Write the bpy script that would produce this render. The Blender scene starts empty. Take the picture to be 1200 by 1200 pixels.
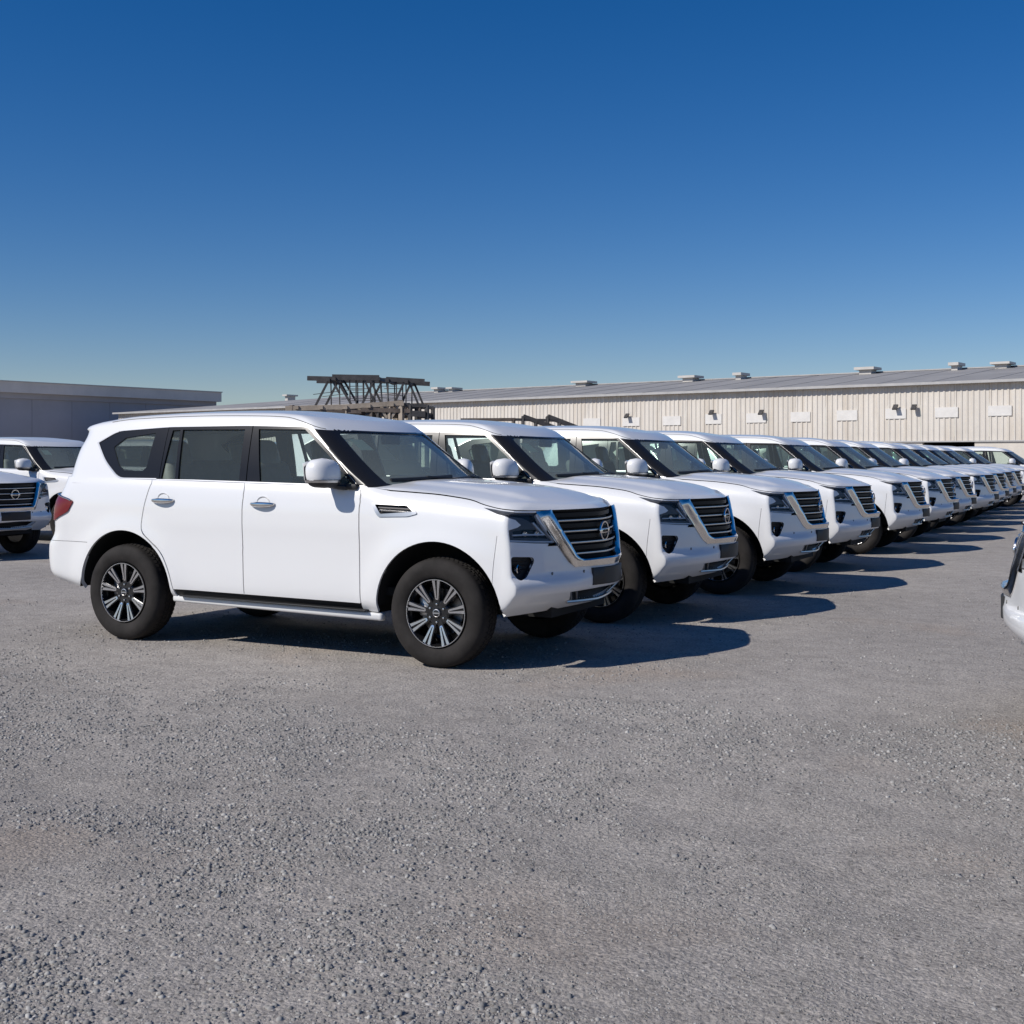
import bpy, bmesh, math, random
import numpy as np
from mathutils import Vector, Matrix
from mathutils.geometry import delaunay_2d_cdt

R = math.radians
random.seed(7)
rng = np.random.default_rng(7)
scene = bpy.context.scene
COL = scene.collection

# ------------------------------------------------------------------ camera
CAM = Vector((6.16, -8.71, 1.54)); YAW = R(27.3); FPX = 1441.0; HOR = 537.0   # in pixels of the 1200 px photograph
cam_d = bpy.data.cameras.new('camera'); cam = bpy.data.objects.new('camera', cam_d); COL.objects.link(cam)
cam.location = CAM; cam.rotation_euler = (R(90), 0, YAW)
cam_d.sensor_width = 36; cam_d.lens = 36 * FPX / 1200
cam_d.shift_y = -(600 - HOR) / 1200
cam_d.clip_start = 0.05; cam_d.clip_end = 6000
scene.camera = cam

# ------------------------------------------------------------------ world, sun, exposure
SUN = Vector((0.70, 1.0, -1.0)).normalized()          # direction the light travels
elev = math.asin(-SUN.z)
azim = math.atan2(-SUN.x, -SUN.y)                      # clockwise from +Y, as the sky node counts
w = bpy.data.worlds.new('World'); scene.world = w; w.use_nodes = True
nt = w.node_tree; nt.nodes.clear()
sky = nt.nodes.new('ShaderNodeTexSky'); sky.sky_type = 'NISHITA'; sky.sun_disc = False
sky.sun_elevation = elev; sky.sun_rotation = azim
sky.air_density = 1.0; sky.dust_density = 0.0; sky.ozone_density = 4.6; sky.altitude = 0
hs = nt.nodes.new('ShaderNodeHueSaturation'); hs.inputs['Saturation'].default_value = 1.36; hs.inputs['Hue'].default_value = .506
bg = nt.nodes.new('ShaderNodeBackground'); bg.inputs['Strength'].default_value = 0.086
out = nt.nodes.new('ShaderNodeOutputWorld')
tn = nt.nodes.new('ShaderNodeMix'); tn.data_type = 'RGBA'; tn.blend_type = 'MULTIPLY'; tn.inputs[0].default_value = 1.0; tn.inputs[7].default_value = (1.04, .965, 1.05, 1)
nt.links.new(sky.outputs[0], hs.inputs['Color']); nt.links.new(hs.outputs[0], tn.inputs[6]); nt.links.new(tn.outputs[2], bg.inputs[0]); nt.links.new(bg.outputs[0], out.inputs[0])
sl = bpy.data.lights.new('sun', 'SUN'); sl.energy = 5.0; sl.angle = R(0.53); sl.color = (1.0, 0.955, 0.89)
so = bpy.data.objects.new('sun', sl); COL.objects.link(so); so.location = (-20, -25, 40)
so.rotation_euler = SUN.to_track_quat('-Z', 'Y').to_euler()
scene.view_settings.view_transform = 'Standard'; scene.view_settings.look = 'None'
scene.view_settings.gamma = 1.0; scene.view_settings.use_curve_mapping = False
scene.view_settings.exposure = -0.20
scene.cycles.transparent_max_bounces = 20
scene.cycles.max_bounces = 8
scene.cycles.caustics_reflective = False; scene.cycles.caustics_refractive = False

ca, sa = math.cos(YAW), math.sin(YAW)
def ray(px, py):
    u = (px - 600) / FPX
    return Vector((u * ca - sa, u * sa + ca, (HOR - py) / FPX))
def at_depth(px, py, Z): return CAM + ray(px, py) * Z
def on_y(px, py, y):
    d = ray(px, py); return CAM + d * ((y - CAM.y) / d.y)
def tumble(px, py):
    """photo pixel -> (x, z) on the near flank of the first car, which leans in above the belt"""
    y = -.96
    for _ in range(8):
        p = on_y(px, py, y)
        y = -.96 if p.z < 1.2 else -.955 + (p.z - 1.25) * .33
    return (p.x, p.z)

# ------------------------------------------------------------------ materials
MATS = {}
def mat(name, col, rough=.5, metal=0, coat=0, coat_rough=.03, spec=.5, bump=None, var=None, emit=None):
    m = bpy.data.materials.new(name); m.use_nodes = True; MATS[name] = m
    n = m.node_tree; b = n.nodes['Principled BSDF']
    b.inputs['Base Color'].default_value = (*col, 1); b.inputs['Roughness'].default_value = rough
    b.inputs['Metallic'].default_value = metal; b.inputs['Coat Weight'].default_value = coat
    b.inputs['Coat Roughness'].default_value = coat_rough; b.inputs['Specular IOR Level'].default_value = spec
    if var or bump:
        tc = n.nodes.new('ShaderNodeTexCoord')
    if var:                                            # (scale, dark factor, light factor)
        nz = n.nodes.new('ShaderNodeTexNoise'); nz.inputs['Scale'].default_value = var[0]; nz.inputs['Detail'].default_value = 6
        nz.inputs['Roughness'].default_value = .65
        cr = n.nodes.new('ShaderNodeValToRGB'); cr.color_ramp.elements[0].position = .3; cr.color_ramp.elements[1].position = .7
        cr.color_ramp.elements[0].color = (*[c * var[1] for c in col], 1); cr.color_ramp.elements[1].color = (*[min(1, c * var[2]) for c in col], 1)
        n.links.new(tc.outputs['Object'], nz.inputs['Vector']); n.links.new(nz.outputs['Fac'], cr.inputs[0]); n.links.new(cr.outputs[0], b.inputs['Base Color'])
    if bump:                                           # (scale, strength, distance)
        nb = n.nodes.new('ShaderNodeTexNoise'); nb.inputs['Scale'].default_value = bump[0]; nb.inputs['Detail'].default_value = 5
        bp = n.nodes.new('ShaderNodeBump'); bp.inputs['Strength'].default_value = bump[1]; bp.inputs['Distance'].default_value = bump[2]
        n.links.new(tc.outputs['Object'], nb.inputs['Vector']); n.links.new(nb.outputs['Fac'], bp.inputs['Height']); n.links.new(bp.outputs[0], b.inputs['Normal'])
    return m

def glass(name, tint, refl=1.0, rough=0.0, dust_sheen=.0):
    m = bpy.data.materials.new(name); m.use_nodes = True; MATS[name] = m
    n = m.node_tree; n.nodes.clear()
    o = n.nodes.new('ShaderNodeOutputMaterial'); mx = n.nodes.new('ShaderNodeMixShader')
    t = n.nodes.new('ShaderNodeBsdfTransparent'); t.inputs[0].default_value = (*tint, 1)
    g = n.nodes.new('ShaderNodeBsdfGlossy'); g.inputs['Roughness'].default_value = rough
    fr = n.nodes.new('ShaderNodeFresnel'); fr.inputs[0].default_value = 1.5
    mu = n.nodes.new('ShaderNodeMath'); mu.operation = 'MULTIPLY'; mu.inputs[1].default_value = refl; mu.use_clamp = True
    n.links.new(fr.outputs[0], mu.inputs[0]); n.links.new(mu.outputs[0], mx.inputs[0])
    df = n.nodes.new('ShaderNodeBsdfDiffuse'); df.inputs[0].default_value = (.50, .57, .53, 1); m2 = n.nodes.new('ShaderNodeMixShader'); m2.inputs[0].default_value = dust_sheen  # even diffuse share: dusty film, with sky sheen and lit cabin painted in
    n.links.new(t.outputs[0], m2.inputs[1]); n.links.new(df.outputs[0], m2.inputs[2])
    n.links.new(m2.outputs[0], mx.inputs[1]); n.links.new(g.outputs[0], mx.inputs[2]); n.links.new(mx.outputs[0], o.inputs[0])
    return m

mat('paint', (.76, .758, .755), .32, coat=.7, coat_rough=.03, bump=(2.2, .04, .004))
mat('black_gloss', (.014, .014, .015), .22, spec=.3)
mat('black_plastic', (.018, .018, .019), .55, bump=(300, .1, .001))
mat('grille_black', (.006, .006, .007), .5, spec=.25)
mat('dark_liner', (.008, .008, .008), .9)
mat('rubber', (.019, .017, .016), .8, spec=.22, var=(6, .75, 1.7), bump=(160, .3, .002))
mat('chrome', (.72, .70, .68), .17, metal=1)
mat('satin_white', (.70, .70, .69), .35)
mat('satin', (.56, .55, .54), .36, metal=1)
mat('machined', (.72, .72, .73), .24, metal=1)
mat('rim_black', (.012, .012, .013), .25, coat=.4)
mat('brake', (.25, .24, .23), .4, metal=1, var=(20, .5, 1.2))
mat('seat', (.20, .19, .175), .6, var=(6, .8, 1.2), bump=(40, .3, .004))
mat('seat_film', (.22, .22, .21), .22, bump=(26, .8, .01))
mat('trim_grey', (.14, .14, .135), .7)
mat('headliner', (.45, .43, .40), .9)
mat('mirror_glass', (.75, .77, .8), .02, metal=1)
mat('tail_red', (.15, .003, .006), .25, coat=.3)
mat('lens_amber', (.6, .2, .02), .2, coat=1)
mat('lamp_bucket', (.10, .10, .108), .35, metal=.2)
mat('lamp_strip', (.70, .71, .74), .3, metal=.2)
mat('paper', (.75, .76, .72), .8)
mat('green_paper', (.45, .60, .45), .8)
glass('glass_clear', (.88, .97, .93), .9, dust_sheen=.075)
glass('glass_tint', (.87, .96, .92), .8, dust_sheen=.07)
glass('glass_screen', (.80, .88, .85), .75, dust_sheen=.24)
glass('lens', (.88, .89, .91), .45)
mat('ridge_metal', (.42, .41, .40), .5, var=(1.2, .85, 1.1))
mat('steel_dark', (.045, .042, .042), .6, var=(5, .6, 1.6))
mat('rust_steel', (.11, .085, .07), .75, var=(4, .5, 1.6))
mat('timber', (.36, .30, .24), .85, var=(3, .7, 1.15))

# ------------------------------------------------------------------ mesh helpers
def new_mesh(name, verts, faces, smooth=True, angle=38):
    me = bpy.data.meshes.new(name)
    me.from_pydata([tuple(map(float, v)) for v in verts], [], [tuple(map(int, f)) for f in faces])
    me.validate(clean_customdata=False); me.update()
    if smooth:
        me.shade_smooth(); me.set_sharp_from_angle(angle=R(angle))
    return me
def mesh_obj(name, me, material, parent=None, loc=None):
    o = bpy.data.objects.new(name, me); COL.objects.link(o)
    if isinstance(material, str): material = MATS[material]
    if not me.materials: me.materials.append(material)
    if parent is not None: o.parent = parent
    if loc is not None: o.location = loc
    return o
def tag(o, label=None, cat=None, group=None, kind=None):
    if label: o['label'] = label
    if cat: o['category'] = cat
    if group: o['group'] = group
    if kind: o['kind'] = kind
    return o
def empty(name, loc=(0, 0, 0), rz=0):
    o = bpy.data.objects.new(name, None); COL.objects.link(o); o.location = loc; o.rotation_euler = (0, 0, rz)
    o.empty_display_size = .2; return o

class MB:
    """collects shapes into one mesh"""
    def __init__(s): s.v = []; s.f = []
    def add(s, v, f):
        k = len(s.v); s.v += [tuple(p) for p in v]; s.f += [tuple(i + k for i in q) for q in f]; return s
    def box(s, lo, hi):
        (a, b, c), (d, e, g) = lo, hi
        return s.add([(a, b, c), (d, b, c), (d, e, c), (a, e, c), (a, b, g), (d, b, g), (d, e, g), (a, e, g)],
                     [(0, 3, 2, 1), (4, 5, 6, 7), (0, 1, 5, 4), (1, 2, 6, 5), (2, 3, 7, 6), (3, 0, 4, 7)])
    def bar(s, p, q, wd, ht=None, up=(0, 0, 1)):
        p, q = Vector(p), Vector(q); ht = ht or wd; d = (q - p).normalized(); up = Vector(up)
        if abs(d.dot(up)) > .98: up = Vector((1, 0, 0))
        a = d.cross(up).normalized() * wd / 2; b = a.cross(d).normalized() * ht / 2
        return s.add([p - a - b, p + a - b, p + a + b, p - a + b, q - a - b, q + a - b, q + a + b, q - a + b],
                     [(0, 1, 2, 3), (7, 6, 5, 4), (0, 4, 5, 1), (1, 5, 6, 2), (2, 6, 7, 3), (3, 7, 4, 0)])
    def tube(s, pts, r, n=8, cap=True):
        pts = [Vector(p) for p in pts]; rings = []
        prev = None
        for i, p in enumerate(pts):
            d = (pts[min(i + 1, len(pts) - 1)] - pts[max(i - 1, 0)]).normalized()
            if prev is None:
                a = d.orthogonal().normalized()
            else:
                a = (prev - d * prev.dot(d)).normalized()
            prev = a; b = d.cross(a); rr = r[i] if isinstance(r, (list, tuple)) else r
            rings.append([p + (a * math.cos(t) + b * math.sin(t)) * rr for t in [2 * math.pi * k / n for k in range(n)]])
        v = [q for g in rings for q in g]; f = []
        for i in range(len(pts) - 1):
            for k in range(n):
                f.append((i * n + k, i * n + (k + 1) % n, (i + 1) * n + (k + 1) % n, (i + 1) * n + k))
        if cap: f += [tuple(range(n - 1, -1, -1)), tuple((len(pts) - 1) * n + k for k in range(n))]
        return s.add(v, f)
    def lathe(s, prof, n, axis='y', closed=False, ang0=0, ang1=2 * math.pi):
        full = abs(ang1 - ang0 - 2 * math.pi) < 1e-6; m = n if full else n + 1; v = []; f = []
        for k in range(m):
            t = ang0 + (ang1 - ang0) * k / n
            for r, y in prof: v.append((r * math.cos(t), y, r * math.sin(t)))
        L = len(prof)
        for k in range(n):
            for j in range(L - 1 + (1 if closed else 0)):
                a, b = k * L + j, k * L + (j + 1) % L; c, d = ((k + 1) % m) * L + (j + 1) % L, ((k + 1) % m) * L + j
                f.append((a, b, c, d))
        return s.add(v, f)
    def mirror_y(s):
        m = MB(); m.v = [(x, -y, z) for x, y, z in s.v]; m.f = [tuple(reversed(q)) for q in s.f]; return m
    def shift(s, d):
        m = MB(); m.v = [(x + d[0], y + d[1], z + d[2]) for x, y, z in s.v]; m.f = list(s.f); return m
    def mesh(s, name, smooth=True, angle=38): return new_mesh(name, s.v, s.f, smooth, angle)
    def build(s, name, material, parent=None, smooth=True, angle=38, loc=None):
        return mesh_obj(name, s.mesh(name, smooth, angle), material, parent, loc)

def rounded_box(lo, hi, bev, seg=3, taper=None):
    bm = bmesh.new(); bmesh.ops.create_cube(bm, size=1)
    lo, hi = Vector(lo), Vector(hi); c = (lo + hi) / 2; d = hi - lo
    for v in bm.verts: v.co = Vector((v.co.x * d.x, v.co.y * d.y, v.co.z * d.z))
    if taper:
        for v in bm.verts:
            if v.co.z > 0: v.co.x *= taper[0]; v.co.y *= taper[1]
    bmesh.ops.bevel(bm, geom=list(bm.edges), offset=bev, segments=seg, profile=.5, affect='EDGES')
    m = MB(); bm.verts.index_update()
    m.v = [tuple(v.co + c) for v in bm.verts]; m.f = [tuple(v.index for v in f.verts) for f in bm.faces]; bm.free()
    return m

# ------------------------------------------------------------------ the car's body as two parametric skins
def pchip(tab):
    X = np.array([t[0] for t in tab], float); Y = np.array([t[1] for t in tab], float)
    h = np.diff(X); d = np.diff(Y) / h; m = np.zeros_like(Y)
    for i in range(1, len(X) - 1):
        if d[i - 1] * d[i] > 0:
            w1, w2 = 2 * h[i] + h[i - 1], h[i] + 2 * h[i - 1]; m[i] = (w1 + w2) / (w1 / d[i - 1] + w2 / d[i])
    m[0], m[-1] = d[0], d[-1]
    def f(x):
        x = np.clip(np.asarray(x, float), X[0], X[-1]); i = np.clip(np.searchsorted(X, x) - 1, 0, len(X) - 2)
        t = (x - X[i]) / h[i]
        return ((2 * t**3 - 3 * t**2 + 1) * Y[i] + (t**3 - 2 * t**2 + t) * h[i] * m[i] + (-2 * t**3 + 3 * t**2) * Y[i + 1] + (t**3 - t**2) * h[i] * m[i + 1])
    return f
def sstep(a, b, x):
    t = np.clip((np.asarray(x, float) - a) / (b - a), 0, 1); return t * t * (3 - 2 * t)

WHX = 1.5375; WHZ = .405; ARCH = .525; ARZ = .41
UF, UC, UE, UG, UZ = .93, 1.05, 5.35, 5.75, 6.45          # lower skin: front, corner, flank, rear corner, rear
VL0, VL1 = .38, 1.33
f_xf = pchip([(.38, 2.34), (.45, 2.43), (.52, 2.495), (.58, 2.535), (.63, 2.535), (.69, 2.498), (.78, 2.492), (.9, 2.482), (1.05, 2.465), (1.15, 2.455), (1.22, 2.445), (1.27, 2.43), (1.30, 2.40), (1.33, 2.35)])
f_xr = pchip([(.38, -2.55), (.5, -2.59), (.7, -2.60), (.79, -2.59), (.83, -2.555), (.9, -2.52), (1.1, -2.51), (1.2, -2.47), (1.26, -2.40), (1.33, -2.36)])
f_Wd = pchip([(.38, .90), (.44, .945), (.5, .957), (.6, .963), (.75, .967), (.9, .972), (1.02, .978), (1.12, .977), (1.2, .968), (1.28, .952), (1.33, .932)])
f_Wf = pchip([(.38, .925), (.5, .955), (.7, .975), (.9, .982), (1.05, .98), (1.15, .970), (1.2, .957), (1.24, .940), (1.28, .910), (1.31, .872), (1.33, .83)])
f_ztop = pchip([(-2.6, 1.385), (-1.2, 1.357), (.9, 1.319), (1.2, 1.312), (1.5, 1.288), (1.86, 1.25), (2.1, 1.218), (2.3, 1.198), (2.46, 1.19)])
f_zb = pchip([(-2.6, .12), (-2.35, .10), (-2.05, .04), (-1.6, 0), (1.8, 0), (2.08, .01), (2.3, .03), (2.46, .055)])
f_xS = pchip([(.38, 2.0), (.5, 2.03), (.62, 2.065), (.8, 2.075), (1.2, 2.07), (1.33, 2.0)])

def bez2(a, b, c, t): return (1 - t)**2 * a + 2 * t * (1 - t) * b + t * t * c
def bez3(a, b, c, d, t): return (1 - t)**3 * a + 3 * t * (1 - t)**2 * b + 3 * t * t * (1 - t) * c + t**3 * d

def SL(u, v):
    u, v = np.broadcast_arrays(np.asarray(u, float), np.asarray(v, float))
    au = np.clip(u, 0, UF); ynf = .95 * au / UF
    xn = np.where(u <= UF, 2.45 - .335 * (ynf / .97)**1.5,
         np.where(u <= UC, 2.125 + (2.085 - 2.125) * (u - UF) / (UC - UF),
         np.where(u <= UE, 2.085 + (-2.22 - 2.085) * (u - UC) / (UE - UC),
         np.where(u <= UG, -2.22 - .23 * (u - UE) / (UG - UE), -2.45 - .1 * (u - UG) / (UZ - UG)))))
    z = v + np.clip((v - .9) / .43, 0, 1) * (f_ztop(xn) - 1.33) + np.clip(1 - (v - .38) / .3, 0, 1) * f_zb(xn)
    def W(x):
        fd = sstep(.85, 1.25, x)
        wv = f_Wd(v) * (1 - fd) + f_Wf(v) * fd
        for cx in (-WHX, WHX):
            r = np.hypot(x - cx, z - ARZ); wv = wv + .020 * np.exp(-((r - ARCH) / .13)**2) * sstep(1.15, .85, z)
        wv = wv - .045 * np.clip((-1.3 - x) / .9, 0, 1)**2 - .02 * np.clip((x - 1.55) / .5, 0, 1)**2
        return wv
    xS = f_xS(v); xr = f_xr(v); xE = np.minimum(xr + .27, -2.2) - .06 * sstep(1.3, 1.0, v)
    WS = W(xS); WE = W(xE); yF = WS - .016 - .14 * sstep(1.20, 1.33, v)
    y1 = yF * au / UF
    # front face
    p = 1.5; s = .355
    xfr = f_xf(v); X1 = xfr - s * (y1 / .97)**p + .034 * np.exp(-(y1 / .40)**4) * sstep(.62, .69, v) * sstep(.83, .74, v)
    # corner
    t2 = np.clip((u - UF) / (UC - UF), 0, 1); xF = xfr - s * (yF / .97)**p; sl_ = s * p * (yF / .97)**(p - 1) / .97
    px_, py_ = xF - sl_ * (WS - yF) * 1.0, WS
    px_ = np.maximum(px_, xS + .01)
    X2 = bez2(xF, px_, xS, t2); Y2 = bez2(yF, py_, WS, t2)
    # flank
    t3 = np.clip((u - UC) / (UE - UC), 0, 1); X3 = xS + (xE - xS) * t3; Y3 = W(X3)
    # rear corner, rear
    t4 = np.clip((u - UE) / (UG - UE), 0, 1); yR = WE - .24; xR = xr + .07 * (yR / .9)**2.5
    X4 = bez3(xE, xE - .16, xR - .02, xR, t4); Y4 = bez3(WE, WE - .012, yR + .13, yR, t4)
    t5 = np.clip((u - UG) / (UZ - UG), 0, 1); Y5 = yR * (1 - t5); X5 = xr + .07 * (Y5 / .9)**2.5
    x = np.where(u <= UF, X1, np.where(u <= UC, X2, np.where(u <= UE, X3, np.where(u <= UG, X4, X5))))
    y = np.where(u <= UF, y1, np.where(u <= UC, Y2, np.where(u <= UE, Y3, np.where(u <= UG, Y4, Y5))))
    return np.stack([x, -y, z], -1)

GF, GC, GE, GG, GZ = .76, .96, 4.16, 4.46, 5.0            # greenhouse skin
VG0, VG1 = -.10, 1.0
g_xw = pchip([(-.1, 1.32), (0, 1.225), (.8, .585), (.88, .52), (.95, .44), (1.0, .33)])
g_s = pchip([(-.1, .20), (0, .20), (.8, .13), (1, .11)])
g_xr = pchip([(-.1, -2.385), (0, -2.37), (.5, -2.335), (.8, -2.285), (.86, -2.29), (.90, -2.325), (.95, -2.315), (1.0, -2.24)])
g_W = pchip([(-.1, .945), (0, .928), (.25, .893), (.5, .853), (.75, .808), (.86, .785), (.92, .768), (.97, .742), (1.0, .708)])
g_zr = pchip([(-2.4, 1.835), (-2.15, 1.852), (-1.6, 1.903), (-.85, 1.918), (-.2, 1.908), (.2, 1.878), (.5, 1.83), (1.3, 1.79)])
def SG(u, v):
    u, v = np.broadcast_arrays(np.asarray(u, float), np.asarray(v, float))
    xw, s, xr, Wv = g_xw(v), g_s(v), g_xr(v), g_W(v)
    def W(x): return Wv - .035 * np.clip((-1.2 - x) / 1.0, 0, 1)**2 - .012 * np.clip((x - .2) / .7, 0, 1)**2
    xS = xw - s - .12; xE = xr + .20; WS, WE = W(xS), W(xE); yF = WS - .12
    y1 = yF * np.clip(u / GF, 0, 1); X1 = xw - s * (y1 / yF)**2
    t2 = np.clip((u - GF) / (GC - GF), 0, 1); X2 = bez2(xw - s, xw - s - 2 * s / yF * .10, xS, t2); Y2 = bez2(yF, WS - .004, WS, t2)
    t3 = np.clip((u - GC) / (GE - GC), 0, 1); X3 = xS + (xE - xS) * t3; Y3 = W(X3)
    yR = WE - .17; xR = xr + .06 * (yR / .8)**2
    t4 = np.clip((u - GE) / (GG - GE), 0, 1); X4 = bez3(xE, xE - .11, xR - .015, xR, t4); Y4 = bez3(WE, WE - .02, yR + .08, yR, t4)
    t5 = np.clip((u - GG) / (GZ - GG), 0, 1); Y5 = yR * (1 - t5); X5 = xr + .06 * (Y5 / .8)**2
    x = np.where(u <= GF, X1, np.where(u <= GC, X2, np.where(u <= GE, X3, np.where(u <= GG, X4, X5))))
    y = np.where(u <= GF, y1, np.where(u <= GC, Y2, np.where(u <= GE, Y3, np.where(u <= GG, Y4, Y5))))
    zb = 1.335 - .018 * x
    z = zb + v * (g_zr(x) - zb)
    return np.stack([x, -y, z], -1)

def normals(S, u, v):
    e = 2e-3
    a = S(u + e, v) - S(u - e, v); b = S(u, v + e) - S(u, v - e)
    n = np.cross(b, a); n /= np.maximum(np.linalg.norm(n, axis=-1, keepdims=True), 1e-9)
    return n

def inverse(S, pts, axes, guess):
    """(u,v) whose surface point has the wanted pair of coordinates"""
    res = []
    for p, g in zip(pts, guess):
        q = np.array(g, float)
        for _ in range(25):
            r = S(q[0], q[1])[list(axes)] - np.array(p)
            if np.abs(r).max() < 1e-5: break
            e = 1e-4
            J = np.stack([(S(q[0] + e, q[1])[list(axes)] - S(q[0] - e, q[1])[list(axes)]) / (2 * e),
                          (S(q[0], q[1] + e)[list(axes)] - S(q[0], q[1] - e)[list(axes)]) / (2 * e)], -1)
            try: st = np.linalg.solve(J + 1e-9 * np.eye(2), r)
            except Exception: break
            q = q - np.clip(st, -.15, .15)
        res.append(tuple(q))
    return res
def densify(pts, closed=False, step=.05):
    o = []; n = len(pts)
    for i in range(n if closed else n - 1):
        a, b = np.array(pts[i], float), np.array(pts[(i + 1) % n], float); k = max(1, int(math.ceil(np.linalg.norm(b - a) / step)))
        o += [tuple(a + (b - a) * j / k) for j in range(k)]
    if not closed: o.append(tuple(pts[-1]))
    return o
def rounded(pts, r=.03, n=4, closed=True):
    """round the corners of a polygon"""
    o = []; N = len(pts)
    for i in range(N):
        p = np.array(pts[i], float)
        if not closed and i in (0, N - 1): o.append(tuple(p)); continue
        a, b = np.array(pts[i - 1], float), np.array(pts[(i + 1) % N], float)
        ra = min(r, .45 * np.linalg.norm(a - p)); rb = min(r, .45 * np.linalg.norm(b - p))
        pa, pb = p + (a - p) / np.linalg.norm(a - p) * ra, p + (b - p) / np.linalg.norm(b - p) * rb
        for k in range(n + 1): o.append(tuple(bez2(pa, p, pb, k / n)))
    return o
def side_L(pts, closed=False, step=.05):
    pts = densify(pts, closed, step); return inverse(SL, pts, (0, 2), [(UC + (2.085 - x) / 4.305 * (UE - UC), z) for x, z in pts])
def front_L(pts, closed=False, step=.05):   # (|y|, z)
    pts = densify(pts, closed, step); return inverse(SL, [(-y, z) for y, z in pts], (1, 2), [(UF * y / .95, z) for y, z in pts])
def side_G(pts, closed=False, step=.05):
    pts = densify(pts, closed, step); return inverse(SG, pts, (0, 2), [(min(max(GC + (.6 - x) / 2.8 * (GE - GC), GC + .02), GE), (z - 1.335) / .545) for x, z in pts])

def strip(pl, wd, closed=False):
    """a polyline widened into a band, as a polygon (or two loops when closed)"""
    P = np.array(pl, float); n = len(P); L = []; Rr = []
    for i in range(n):
        a = P[i - 1] if (i > 0 or closed) else P[i]; b = P[(i + 1) % n] if (i < n - 1 or closed) else P[i]
        d1 = P[i] - a; d2 = b - P[i]
        if np.linalg.norm(d1) < 1e-9: d1 = d2
        if np.linalg.norm(d2) < 1e-9: d2 = d1
        d1 = d1 / np.linalg.norm(d1); d2 = d2 / np.linalg.norm(d2); t = d1 + d2; t = t / max(np.linalg.norm(t), 1e-9)
        nn = np.array([-t[1], t[0]]); m = 1 / max(.5, np.dot(nn, [-d1[1], d1[0]]))
        L.append(P[i] + nn * wd / 2 * m); Rr.append(P[i] - nn * wd / 2 * m)
    if closed: return [L, Rr]
    return [L + Rr[::-1]]
def inpoly(pts, poly):
    x, y = pts[:, 0], pts[:, 1]; c = np.zeros(len(pts), bool); P = np.array(poly); n = len(P); j = n - 1
    for i in range(n):
        xi, yi, xj, yj = P[i, 0], P[i, 1], P[j, 0], P[j, 1]
        if yi != yj:
            c ^= ((yi > y) != (yj > y)) & (x < (xj - xi) * (y - yi) / (yj - yi) + xi)
        j = i
    return c
def in_strip(pts, loops):
    m = inpoly(pts, loops[0])
    if len(loops) == 2: m ^= inpoly(pts, loops[1])
    return m

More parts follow.
